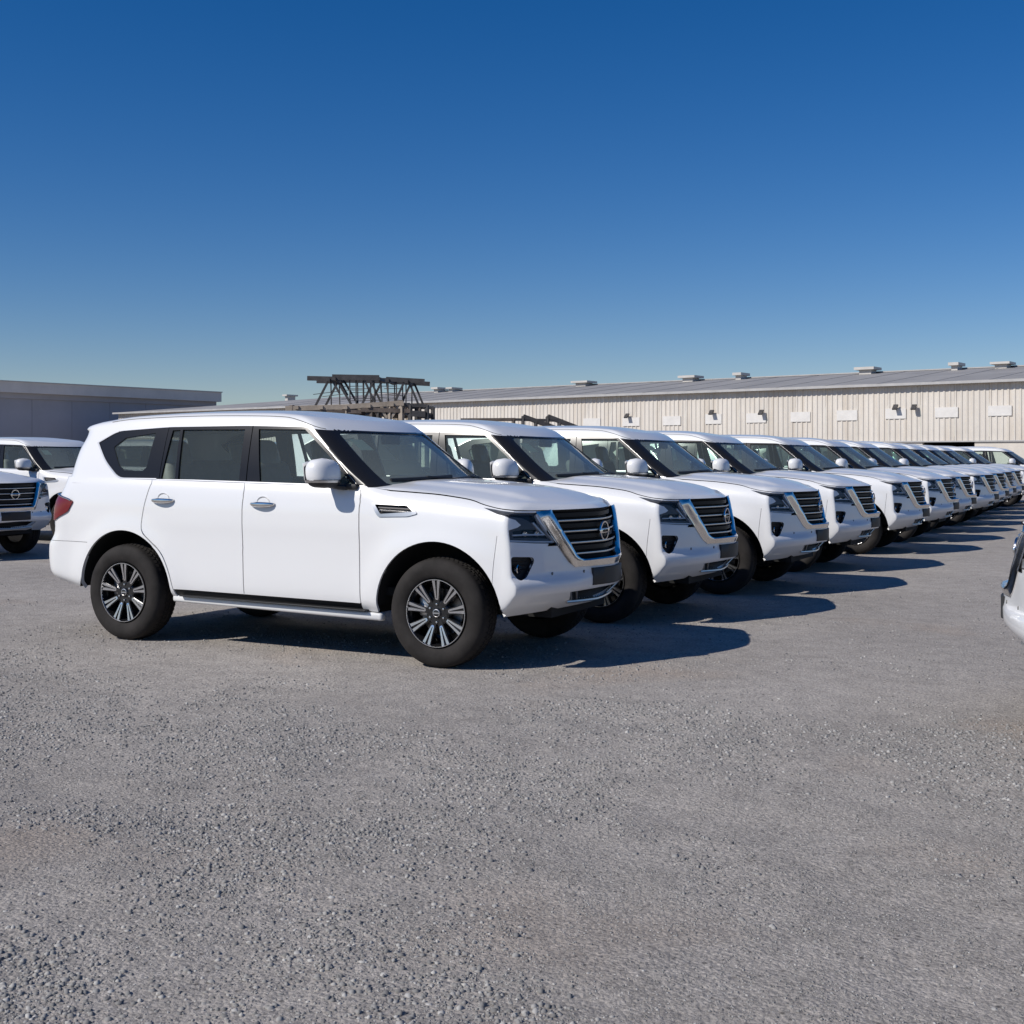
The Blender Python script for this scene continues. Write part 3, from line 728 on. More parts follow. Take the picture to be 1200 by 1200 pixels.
    def clg(lp): return [(min(max(p[0], 0), GZ), min(max(p[1], VG0), VG1)) for p in lp]
    chrome_loops = [clg(l) for l in chrome_q + belt_trim + a_trim]
    sg = Skin(SG, us, vs, [clg(l) for l in (band, qg, pane_rf, pane_r, pane_f, ws, rw)] + chrome_loops + [clg(l) for g in gseams for l in g], .012)
    c = sg.cen
    m_ws = inpoly(c, ws); m_rw = inpoly(c, rw); m_q_ = inpoly(c, qg); m_rf = inpoly(c, pane_rf); m_rp = inpoly(c, pane_r); m_fp = inpoly(c, pane_f)
    m_ch = in_strip(c, chrome_q) ; m_bt = in_strip(c, belt_trim); m_at = in_strip(c, a_trim); m_gap = in_strip(c, gseams[0]) | in_strip(c, gseams[1])
    panes = m_ws | m_rw | m_q_ | m_rf | m_rp | m_fp
    m_band = inpoly(c, band) & ~panes & ~m_ch & ~m_bt & ~m_at & ~m_gap
    udc = float(np.mean([p[0] for p in d_c])); 
    dc = np.array(d_c); db = np.array(d_b)
    u_c = np.interp(c[:, 1], dc[::-1, 1], dc[::-1, 0]); u_b = np.interp(c[:, 1], db[::-1, 1], db[::-1, 0])
    at = np.array(side_G([(.255, 1.785), (.53, 1.575), (.80, 1.345)])); u_a = np.interp(c[:, 1], at[::-1, 1], at[::-1, 0])
    m_bq = m_band & (c[:, 0] > u_c); m_brd = m_band & (c[:, 0] <= u_c) & (c[:, 0] > u_b); m_bfd = m_band & (c[:, 0] <= u_b) & (c[:, 0] > u_a); m_ap = m_band & (c[:, 0] <= u_a)
    rest = ~(panes | m_ch | m_bt | m_at | m_gap | m_band)
    m_cowl = rest & (c[:, 1] < .05) & (c[:, 0] < GC); m_wsb = rest & ~m_cowl & (c[:, 0] < GF - .0) & (c[:, 1] < .86)
    m_roof = rest & ~m_cowl & ~m_wsb & ((c[:, 1] > .84) | (c[:, 0] < GC))
    m_dp = rest & ~m_cowl & ~m_wsb & ~m_roof
    half('pillar_trim', sg.part(m_ap, .002, .02), 'black_gloss', car)
    at_r = half('pillar_moulding', sg.part(m_at, .008, .02), 'satin', car)
    both(sg.part(m_cowl | m_wsb, 0, .02)).build('windscreen_surround', 'black_gloss', car)
    half('quarter_light_trim', sg.part(m_ch, .006, .02), 'satin', car)
    half('belt_moulding', sg.part(m_bt, .006, .02), 'satin', car)
    fr1 = sg.part(m_bfd, .002, .02); fr2 = sg.part(m_brd, .002, .02); fr3 = sg.part(m_bq, .0, .02)
    gf, gr1, gr2, gq = sg.part(m_fp, -.012), sg.part(m_rp, -.012), sg.part(m_rf, -.012), sg.part(m_q_, -.006)
    for i in (0, 1):
        mm = (lambda m: m) if i == 0 else (lambda m: m.mirror_y())
        mm(fr1).build('window_frame', 'black_gloss', H['fdoor'][i]); mm(gf).build('window_glass', 'glass_clear', H['fdoor'][i])
        mm(fr2).build('window_frame', 'black_gloss', H['rdoor'][i]); mm(gr1).build('window_glass', 'glass_tint', H['rdoor'][i]); mm(gr2).build('fixed_pane', 'glass_tint', H['rdoor'][i])
        mm(fr3).build('window_frame', 'black_gloss', H['quarter'][i]); mm(gq).build('window_glass', 'glass_tint', H['quarter'][i])
    both(sg.part(m_ws, -.006)).build('windscreen', 'glass_screen', car)
    both(sg.part(m_rw, -.006)).build('rear_window', 'glass_tint', tgate)
    half('rear_pillar', sg.part(m_dp, 0, .02), 'paint', car)
    # roof: edge of the skin + cap
    rp = sg.part(m_roof, 0, 0)
    top = np.where(np.abs(sg.uv[:, 1] - VG1) < 1e-6)[0]; top = top[np.argsort(sg.uv[top, 0])]; O = sg.P[top]
    rows = 14; V = []; F = []
    f_rc = pchip([(-2.3, 1.868), (-2.0, 1.912), (-1.5, 1.942), (-.85, 1.955), (-.2, 1.945), (.1, 1.92), (.35, 1.868)])
    for p in O:
        tx = -.12 * math.log(math.exp(-p[0] / .12) + math.exp(.35 / .12)); tx = .12 * math.log(math.exp(tx / .12) + math.exp(-1.7 / .12))
        for j in range(rows + 1):
            s_ = j / rows; x = p[0] + (tx - p[0]) * s_; y = p[1] * (1 - s_); e = 1 - (1 - s_)**2.4
            rib = -.006 * (float(sstep(.50, .48, abs(y))) - float(sstep(.46, .44, abs(y)))) 
            V.append((x, y if j < rows else 0.0, p[2] + (float(f_rc(x)) - p[2]) * e + rib))
    for i in range(len(O) - 1):
        for j in range(rows): F.append((i * (rows + 1) + j, (i + 1) * (rows + 1) + j, (i + 1) * (rows + 1) + j + 1, i * (rows + 1) + j + 1))
    cap = MB().add(V, F); f0 = F[(len(O) // 2) * rows + 3]; a0, b0, c0 = [Vector(V[k]) for k in f0[:3]]
    if (b0 - a0).cross(c0 - a0).z < 0: cap.f = [tuple(reversed(q)) for q in cap.f]
    rh = MB().add(rp.v, rp.f); rh.add(cap.v, cap.f)
    weld(both(rh)).build('roof', 'paint', car, angle=50)
    gut = MB().tube([SG(u_, .955 - .10 * float(sstep(GC + .25, GC - .13, u_))) + np.array([0, -.0015, .001]) for u_ in np.linspace(GC - .13, GE - .3, 60)], .0032, 5)
    gut.build('roof_moulding', 'trim_grey', car); gut.mirror_y().build('roof_moulding', 'trim_grey', car)
    # headliner under the roof
    hl = MB(); n1, n2 = 16, 8; V = []; F = []
    for i in range(n1 + 1):
        x = -2.15 + 2.5 * i / n1
        for j in range(n2 + 1):
            y = -.66 + 1.32 * j / n2; V.append((x, y, float(f_rc(x)) - .055 - .03 * (y / .66)**2))
    for i in range(n1):
        for j in range(n2): F.append((i * (n2 + 1) + j, i * (n2 + 1) + j + 1, (i + 1) * (n2 + 1) + j + 1, (i + 1) * (n2 + 1) + j))
    hl.add(V, F).build('headliner', 'headliner', car)
    # ---- wheel wells, underbody
    for cx in (WHX, -WHX):
        for sy in (-1, 1):
            m = MB().lathe([(ARCH + .004, -.945), (ARCH + .01, -.5), (.1, -.5)], 40, ang0=R(2), ang1=R(178))
            m.v = [(x + cx, y, z + ARZ) for x, y, z in m.v]; m.f = [tuple(reversed(q)) for q in m.f]
            (m if sy < 0 else m.mirror_y()).build('wheel_well', 'dark_liner', car)
    ub = MB().box((-2.35, -.5, .36), (2.25, .5, .46)); ub.box((-.97, -.86, .365), (.97, .86, .455)); ub.box((2.05, -.6, .45), (2.2, .6, .49)); ub.box((-2.4, -.84, .46), (-2.07, .84, .50))
    ub.tube([(1.5375, -.8, .33), (1.5375, .8, .33)], .045, 8); ub.tube([(-1.5375, -.8, .36), (-1.5375, .8, .36)], .055, 8)
    ub.tube([(-1.9, .3, .32), (.3, .25, .32)], .05, 8); ub.box((-2.45, -.45, .30), (-2.0, .1, .46))
    ub.build('underbody', 'dark_liner', car, smooth=False)
    # ---- running boards
    sb = rounded_box((-1.03, -1.005, .328), (1.04, -.86, .388), .02, 3)
    v = []
    for x, y, z in sb.v:
        if x > .9: z -= .02 * (x - .9) / .14
        k = sstep(.86, 1.04, abs(x)); y = y + .075 * float(k) if y < -.93 else y
        v.append((x, y, z + .012 - .018 * x * .6))
    sb.v = v
    st = half('running_board', sb, 'satin_white', car)
    pad = MB()
    pad.add([(-.90, -.968, .402 + .0), (.90, -.968, .402 - .0195), (.90, -.885, .402 - .0195), (-.90, -.885, .402)], [(0, 1, 2, 3)])
    pd = rounded_box((-.92, -.972, .380), (.92, -.87, .391), .004, 2); pd.v = [(x, y, z + .013 - .0108 * x) for x, y, z in pd.v]
    pd.build('step_tread', 'black_plastic', st[0]); pd.mirror_y().build('step_tread', 'black_plastic', st[1])
    # ---- door handles
    def handle(xc, zc_, dr):
        u0 = inverse(SL, [(xc, zc_)], (0, 2), [(UC + (2.085 - xc) / 4.305 * (UE - UC), zc_)])[0]; P = SL(*u0); y = P[1]
        cup = MB(); n = 24; V = [(xc, y + .022, zc_ + .012)]
        for r_, d in ((.5, .017), (.85, .004), (1.0, -.0015)):
            for k in range(n):
                t = 2 * math.pi * k / n; V.append((xc + .062 * r_ * math.cos(t), y + d, zc_ + .014 + .046 * r_ * math.sin(t)))
        F = [(0, 1 + (k + 1) % n, 1 + k) for k in range(n)]
        for a_ in range(2):
            for k in range(n): F.append((1 + a_ * n + k, 1 + a_ * n + (k + 1) % n, 1 + (a_ + 1) * n + (k + 1) % n, 1 + (a_ + 1) * n + k))
        cup.add(V, F)
        hb_ = MB(); N = 14; V = []; F = []
        for i in range(N + 1):
            t = i / N; x = xc - .118 + .236 * t; bow = math.sin(math.pi * t)**.6; hh = .007 + .0095 * bow
            for k in range(8):
                a_ = 2 * math.pi * k / 8; V.append((x, y - .008 - .034 * bow + .011 * math.cos(a_), zc_ + hh * math.sin(a_) * 1.25 - .004 * bow))
        for i in range(N):
            for k in range(8): F.append((i * 8 + k, (i + 1) * 8 + k, (i + 1) * 8 + (k + 1) % 8, i * 8 + (k + 1) % 8))
        F += [tuple(range(8)), tuple(N * 8 + k for k in range(7, -1, -1))]
        hb_.add(V, F)
        cup.build('handle_cup', 'paint', dr[0]); cup.mirror_y().build('handle_cup', 'paint', dr[1])
        hb_.build('door_handle', 'chrome', dr[0]); hb_.mirror_y().build('door_handle', 'chrome', dr[1])
    handle(-1.09, 1.192, H['rdoor']); handle(-.05, 1.178, H['fdoor'])
    # ---- mirrors
    def blob(c0, rx, ry, rz, e=2.6, n=22, zlo=-1, zhi=1):
        m = MB(); V = []; F = []; K = 12
        for j in range(K + 1):
            zz = zlo + (zhi - zlo) * j / K; s_ = max(0.0, 1 - abs(zz)**e)**(1 / e)
            for k in range(n):
                t = 2 * math.pi * k / n; cx_, sx_ = math.cos(t), math.sin(t)
                V.append((c0[0] + rx * s_ * math.copysign(abs(cx_)**(2 / e), cx_), c0[1] + ry * s_ * math.copysign(abs(sx_)**(2 / e), sx_), c0[2] + rz * zz))
        for j in range(K):
            for k in range(n): F.append((j * n + k, j * n + (k + 1) % n, (j + 1) * n + (k + 1) % n, (j + 1) * n + k))
        F += [tuple(range(n - 1, -1, -1)), tuple(K * n + k for k in range(n))]
        return m.add(V, F)
    mc = (.615, -1.085, 1.425)
    def lean(m):   # the shell leans back towards the top and slopes forward-outboard
        m.v = [(x - .10 * (z - mc[2]) - .28 * (mc[1] - y), y, z) for x, y, z in m.v]; return m
    up = lean(blob(mc, .090, .122, .116, 2.6, 26, -.45, 1)); lowm = lean(blob((mc[0], mc[1], mc[2]), .088, .118, .112, 3.2, 26, -1, -.425))
    sig = lean(blob((mc[0] + .004, mc[1] - .015, mc[2]), .095, .117, .112, 3.2, 26, -.62, -.46))
    arm = MB().tube([(.72, -.92, 1.312), (.70, -.98, 1.318), (.64, -1.04, 1.335)], [.045, .038, .034], 10)
    arm.v = [(x, y, 1.325 + (z - 1.325) * .55) for x, y, z in arm.v]
    foot = rounded_box((.64, -.965, 1.300), (.83, -.915, 1.345), .012, 2)
    mg = MB(); 
    V = [(mc[0] - .093 - .10 * dz * .118 + .10 * dy * .12, mc[1] + dy * .12, mc[2] + dz * .1) for dy, dz in ((-.9, -.6), (.95, -.6), (.95, .75), (.5, .9), (-.5, .9), (-.9, .75))]
    mg.add(V, [(0, 1, 2, 3, 4, 5)])
    for i in (0, 1):
        mm = (lambda m: m) if i == 0 else (lambda m: m.mirror_y())
        sh = mm(up).build('mirror_shell', 'paint', car)
        mm(lowm).build('mirror_base', 'black_plastic', sh); mm(arm).build('mirror_arm', 'black_plastic', sh); mm(foot).build('mirror_foot', 'black_plastic', sh)
        mm(sig).build('turn_signal', 'satin', sh); mm(mg).build('mirror_glass', 'mirror_glass', sh)
    # ---- wipers and cowl
    def ws_pt(y, v, d=.014):
        v_ = v; u_ = GF * abs(y) / .72; P = SG(u_, v_); N = normals(SG, np.array([max(u_, .01)]), np.array([v_]))[0]; N = N if N[2] > 0 else -N
        return Vector((P[0] + N[0] * d, y, P[2] + N[2] * d))
    for ya, yb in ((-.70, -.02), (-.02, .62)):
        n = 9
        bl = [ws_pt(ya + (yb - ya) * k / n, .085 + .05 * (k / n)) for k in range(n + 1)]
        wp = MB().tube(bl, .015, 6); arm_ = [ws_pt(yb + .02, .04, .02), ws_pt(yb - .1, .08, .03), ws_pt((ya + yb) / 2, .112, .028)]
        wp.tube(arm_, [.014, .011, .008], 6); wp.build('wiper', 'black_plastic', car)
    # ---- interior
    ds = MB(); prof = [(1.16, 1.345), (1.10, 1.385), (.92, 1.405), (.74, 1.39), (.62, 1.33), (.56, 1.20), (.62, .95), (.75, .70), (1.2, .70)]
    N = len(prof); YD = np.linspace(-.76, .76, 9); V = [(x - .20 * (y / .74)**2 * (1 if x > .9 else .3), y, z - .02 * (y / .76)**2) for y in YD for x, z in prof]; F = []
    for j in range(8):
        for k in range(N): F.append((j * N + k, j * N + (k + 1) % N, (j + 1) * N + (k + 1) % N, (j + 1) * N + k))
    F += [tuple(range(N)), tuple(8 * N + k for k in range(N - 1, -1, -1))]
    ds.add(V, F).build('dashboard', 'trim_grey', car)
    MB().box((-2.2, -.84, .50), (1.1, .84, .56)).build('cabin_floor', 'dark_liner', car, smooth=False)
    MB().add([(-1.85, -.8, 1.02), (-1.85, .8, 1.02), (-2.3, .8, 1.05), (-2.3, -.8, 1.05)], [(0, 1, 2, 3)]).build('parcel_floor', 'trim_grey', car)
    rounded_box((-.35, -.14, .56), (.62, .14, .98), .04, 3).build('console', 'trim_grey', car)
    def seat(x, y, wd, film):
        s = MB(); k = rounded_box((x - .28, y - wd / 2, .72), (x + .25, y + wd / 2, .93), .07, 3); s.add(k.v, k.f)
        b = rounded_box((-.075, -wd / 2, 0), (.075, wd / 2, .66), .06, 3, (1, .86)); s2 = [(x - .26 + px - .30 * pz, y + py, .86 + pz) for px, py, pz in b.v]
        s.add(s2, b.f); so_ = s.build('seat', 'seat', car)
        ws_ = (0,) if wd < .8 else (-.42, .42)
        for dy in ws_:
            h_ = rounded_box((-.05, -.145, .60), (.05, .145, .83), .05, 3, (1, .88)); h_.v = [(x - .25 + px - .28 * pz, y + dy + py, .865 + pz) for px, py, pz in h_.v]
            h_.build('headrest', film, so_)
    seat(-.02, -.40, .54, 'seat_film'); seat(-.02, .40, .54, 'seat_film'); seat(-.98, 0, 1.40, 'seat')
    sw = MB(); ring = [(.19 * math.cos(t), .19 * math.sin(t)) for t in np.linspace(0, 2 * math.pi, 25)]
    tilt = R(25)
    pts = [(.40 - b * math.sin(tilt) * 1.0, .40 + a, 1.20 + b * math.cos(tilt)) for a, b in ring]
    sw.tube(pts, .016, 8, cap=False); sw.bar((.40, .22, 1.20), (.40, .58, 1.20), .03, .05); sw.bar((.40, .40, 1.2), (.47, .40, 1.03), .05)
    hub_ = rounded_box((.385, .33, 1.14), (.425, .47, 1.24), .015, 2); sw.add(hub_.v, hub_.f); sw.build('steering_wheel', 'black_plastic', car)
    rm = rounded_box((.50, -.13, 1.655), (.535, .13, 1.735), .014, 2); rm.tube([(.52, 0, 1.73), (.53, 0, 1.755)], .010, 6); rm.build('rear_view_mirror', 'black_plastic', car)
    scr = rounded_box((.60, -.15, 1.24), (.63, .15, 1.40), .01, 2); scr.build('dash_screen', 'black_gloss', car)
    # inspection papers on the windscreen
    for (y0, y1, v0, v1, mt) in ((-.60, -.47, .60, .76, 'green_paper'),):
        P = [ws_pt(y, v, -.02) for y, v in ((y0, v0), (y1, v0), (y1, v1), (y0, v1))]
        MB().add(P, [(0, 1, 2, 3)]).build('windscreen_sticker', mt, car)
    # antenna
    fin = MB(); fin.add([(-1.95, -.02, 1.89), (-1.70, -.02, 1.915), (-1.70, .02, 1.915), (-1.95, .02, 1.89), (-1.94, -.004, 1.955), (-1.94, .004, 1.955)],
                       [(0, 1, 4), (2, 3, 5), (1, 2, 5, 4), (3, 0, 4, 5)])
    # ---- wheels
    def wheel(cx, sy):
        w_ = None
        wi = .985
        # tyre: lathe with grooves, then tread blocks
        r0 = .3925
        prof = [(.246, -.232), (.250, -.030), (.262, -.014), (.285, -.004), (.310, .004), (.335, .003), (.352, -.004), (.366, -.012), (.376, -.022), (.383, -.034), (.387, -.05), (.387, -.088), (.379, -.090), (.379, -.099),
                (.388, -.101), (.388, -.128), (.379, -.130), (.379, -.139), (.388, -.141), (.388, -.168), (.380, -.170), (.380, -.178), (.387, -.18), (.383, -.22), (.366, -.245), (.335, -.258), (.285, -.252), (.246, -.232)]
        rs = lambda r: .25 + (r - .25) * 1.105
        t = MB().lathe([(rs(r), y) for r, y in prof], 72)
        nb = 64
        for k in range(nb):
            for row, (y0, y1, ph) in enumerate(((-.086, -.030, 0), (-.127, -.103, .5), (-.167, -.142, .2), (-.225, -.182, .6))):
                a0 = 2 * math.pi * (k + ph) / nb; a1 = a0 + 2 * math.pi / nb * .80
                V = []
                for aa, yy in ((a0, y0), (a1, y0 - .006), (a1, y1 - .006), (a0, y1)):
                    rr = .376 if (row == 0 and yy > -.05) or (row == 3 and yy < -.21) else .384
                    ro = .382 if rr == .376 else r0
                    rr, ro = rs(rr), rs(ro); V += [(rr * math.cos(aa), yy, rr * math.sin(aa)), (ro * math.cos(aa), yy, ro * math.sin(aa))]
                t.add(V, [(1, 3, 5, 7), (0, 2, 3, 1), (2, 4, 5, 3), (4, 6, 7, 5), (6, 0, 1, 7)])
        def place(m):
            mm = MB(); mm.v = [(x + cx, -(wi + y), z + WHZ) for x, y, z in m.v]; mm.f = [tuple(reversed(f)) for f in m.f]
            return mm if sy < 0 else mm.mirror_y()
        ty = place(t).build('wheel', 'rubber', car, angle=45)
        # barrel and lip
        b = MB().lathe([(.252, -.018), (.249, -.006), (.243, -.008), (.238, -.022), (.230, -.06), (.225, -.20), (.05, -.205), (.05, -.2)], 48)
        place(b).build('rim', 'rim_black', ty)
        lp = MB().lathe([(.2515, -.012), (.249, -.0045), (.2445, -.0045), (.241, -.013)], 60); place(lp).build('rim_lip', 'machined', ty)
        sp = MB(); bk = MB(); ns = 9
        for k in range(ns):
            a = 2 * math.pi * k / ns + R(90)
            ca_, sa_ = math.cos(a), math.sin(a)
            def pt(r, tt, y): return (r * ca_ - tt * sa_, y, r * sa_ + tt * ca_)
            # black backing web of the spoke
            bk.add([pt(.05, -.016, -.035), pt(.05, .016, -.035), pt(.243, .036, -.026), pt(.243, -.036, -.026), pt(.05, -.016, -.08), pt(.05, .016, -.08), pt(.243, .03, -.09), pt(.243, -.03, -.09)],
                   [(0, 1, 2, 3), (7, 6, 5, 4), (1, 0, 4, 5), (2, 1, 5, 6), (3, 2, 6, 7), (0, 3, 7, 4)])
            # two machined blades joined at the hub end
            def blade(s_):
                V = []; 
                for r, ti, to, y in ((.108, .0025, .014, -.029), (.17, .006, .021, -.022), (.2435, .0105, .034, -.015)):
                    V += [pt(r, s_ * ti, y), pt(r, s_ * to, y), pt(r, s_ * to, y - .012), pt(r, s_ * ti, y - .012)]
                F = []
                for i in range(2):
                    for j in range(4): F.append((i * 4 + j, i * 4 + (j + 1) % 4, i * 4 + 4 + (j + 1) % 4, i * 4 + 4 + j))
                F += [(3, 2, 1, 0), (8, 9, 10, 11)]
                if s_ > 0: F = [tuple(reversed(q_)) for q_ in F]
                sp.add(V, F)
            blade(1); blade(-1)
            sp.add([pt(.097, -.008, -.031), pt(.097, .008, -.031), pt(.109, .0145, -.0285), pt(.109, -.0145, -.0285), pt(.097, -.008, -.042), pt(.097, .008, -.042)],
                   [(0, 1, 2, 3), (1, 0, 4, 5)])
        place(bk).build('spoke_web', 'rim_black', ty, smooth=False); place(sp).build('spoke', 'machined', ty, smooth=False)
        hb_ = MB().lathe([(0, -.020), (.022, -.0205), (.034, -.024), (.037, -.03), (.04, -.034), (.085, -.036), (.095, -.045), (.095, -.09)], 36); place(hb_).build('hub', 'rim_black', ty)
        cp = MB().lathe([(.024, -.0195), (.0255, -.0185), (.029, -.0195), (.030, -.022)], 24); cp.box((-.028, -.021, -.005), (.028, -.0185, .005)); place(cp).build('hub_emblem', 'satin', ty)
        ng = MB()
        for k in range(6):
            a = 2 * math.pi * k / 6 + R(30); q_ = MB().lathe([(0, -.022), (.008, -.023), (.0095, -.04)], 6); q_.v = [(x + .066 * math.cos(a), y, z + .066 * math.sin(a)) for x, y, z in q_.v]; ng.add(q_.v, q_.f)
        place(ng).build('wheel_nut', 'machined', ty)
        dk = MB().lathe([(.06, -.11), (.175, -.11), (.175, -.14), (.06, -.14)], 36); place(dk).build('brake_disc', 'brake', ty)
        kb = rounded_box((-.19, -.16, -.04), (-.10, -.09, .11), .015, 2); place(kb).build('brake_caliper', 'satin', ty)
        return ty
    for cx in (WHX, -WHX):
        for sy in (-1, 1): wheel(cx, sy)
    return car

CAR = make_car()
CHILD = {}
for o in list(bpy.data.objects):
    if o.parent: CHILD.setdefault(o.parent.name, []).append(o)
def copy_tree(o, parent=None):
    c = o.copy(); COL.objects.link(c)
    if parent: c.parent = parent; c.matrix_parent_inverse = o.matrix_parent_inverse
    for ch in CHILD.get(o.name, []): copy_tree(ch, c)
    return c

# main row: x of the car's centre, y, turn in degrees
ROW = [(0, 0, 0), (.09, 2.81, 0), (.33, 5.66, -.5), (.33, 8.74, .4), (.46, 12.3, 0), (.51, 15.45, .5), (.46, 18.55, 0), (.59, 21.65, -.5), (.52, 24.75, 0), (.42, 27.85, .5), (.39, 30.95, 0), (.6, 34.1, 0), (1.5, 37.3, -.6)]
ORD = ['second', 'third', 'fourth', 'fifth', 'sixth', 'seventh', 'eighth', 'ninth', 'tenth', 'eleventh', 'twelfth', 'thirteenth', 'fourteenth']
G1 = 'white SUVs parked side by side in the long row'
for i, (x, y, a) in enumerate(ROW):
    c = CAR if i == 0 else copy_tree(CAR)
    c.location = (x, y, 0); c.rotation_euler = (0, 0, R(a))
    if i == 0: lab = 'white SUV at the end of the long row, its whole flank facing open gravel'
    elif i == len(ROW) - 1: lab = 'white SUV at the far end of the long row, in front of the warehouse opening'
    else: lab = f'white SUV, {ORD[i - 1]} in the long row counted from the one with its flank exposed'
    tag(c, lab, 'car', G1)

# ------------------------------------------------------------------ the other parked cars
G2 = 'white SUVs of the second row behind'
SECOND = [(-11.66, 4.5, 0), (-12.75, 8.3, 0), (-12.6, 11.9, 0), (-12.7, 15.4, 0)]
L2 = ['white SUV of the second row, its shaded grille beside the first car\'s tail light',
      'white SUV of the second row, its windscreen showing behind the first car\'s rear pillar',
      'white SUV of the second row, glimpsed through the first car\'s quarter window',
      'white SUV of the second row, glimpsed through the first car\'s rear door window']
for (x, y, a), lab in zip(SECOND, L2):
    c = copy_tree(CAR); c.location = (x, y, 0); c.rotation_euler = (0, 0, R(a)); tag(c, lab, 'car', G2)
c = copy_tree(CAR); c.location = (7.90, -.99, 0); c.rotation_euler = (0, 0, R(172))
tag(c, 'white SUV facing the long row, only its nose and black plate holder showing', 'car')
if 'group' in c: del c['group']

# ------------------------------------------------------------------ ground
def vnoise(x, y, sc, seed):
    r = np.random.default_rng(seed).random((64, 64)); x = np.asarray(x) / sc; y = np.asarray(y) / sc
    i, j = np.floor(x).astype(int), np.floor(y).astype(int); fx, fy = x - i, y - j; fx = fx * fx * (3 - 2 * fx); fy = fy * fy * (3 - 2 * fy)
    g = lambda a, b: r[a % 64, b % 64]
    return (g(i, j) * (1 - fx) + g(i + 1, j) * fx) * (1 - fy) + (g(i, j + 1) * (1 - fx) + g(i + 1, j + 1) * fx) * fy
def zground(x, y):
    """open gravel in front of the cars is slightly uneven; where cars stand it is flat"""
    k = sstep(-1.45, -2.2, y)
    h = (vnoise(x, y, .9, 1) - .5) * .030 + (vnoise(x, y, .33, 2) - .5) * .018 + (vnoise(x, y, .12, 3) - .5) * .010
    return h * k - .004 * k
xs = np.unique(np.concatenate([[-3000, -900, -300, -120, -60, -30, -16], np.arange(-10, 10.01, .07), [16, 30, 60, 120, 300, 900, 3000]]))
ys = np.unique(np.concatenate([[-3000, -600, -100, -30, -14], np.arange(-9.5, -1.2, .07), [0, 5, 10, 20, 40, 80, 160, 400, 1200, 4000]]))
gx, gy = np.meshgrid(xs, ys, indexing='ij'); gz = zground(gx, gy)
nx, ny = gx.shape
idx = np.arange(nx * ny).reshape(nx, ny)
V = np.stack([gx.ravel(), gy.ravel(), gz.ravel()], -1)
F = np.stack([idx[:-1, :-1].ravel(), idx[1:, :-1].ravel(), idx[1:, 1:].ravel(), idx[:-1, 1:].ravel()], -1)
def fast_mesh(name, V, F):
    me = bpy.data.meshes.new(name); k = F.shape[1]
    me.vertices.add(len(V)); me.vertices.foreach_set('co', V.astype(np.float32).ravel())
    me.loops.add(F.size); me.loops.foreach_set('vertex_index', F.astype(np.int32).ravel())
    me.polygons.add(len(F)); me.polygons.foreach_set('loop_start', np.arange(0, F.size, k, dtype=np.int32))
    me.update(calc_edges=True); me.validate(); return me
me = fast_mesh('ground', V, F); me.shade_smooth()
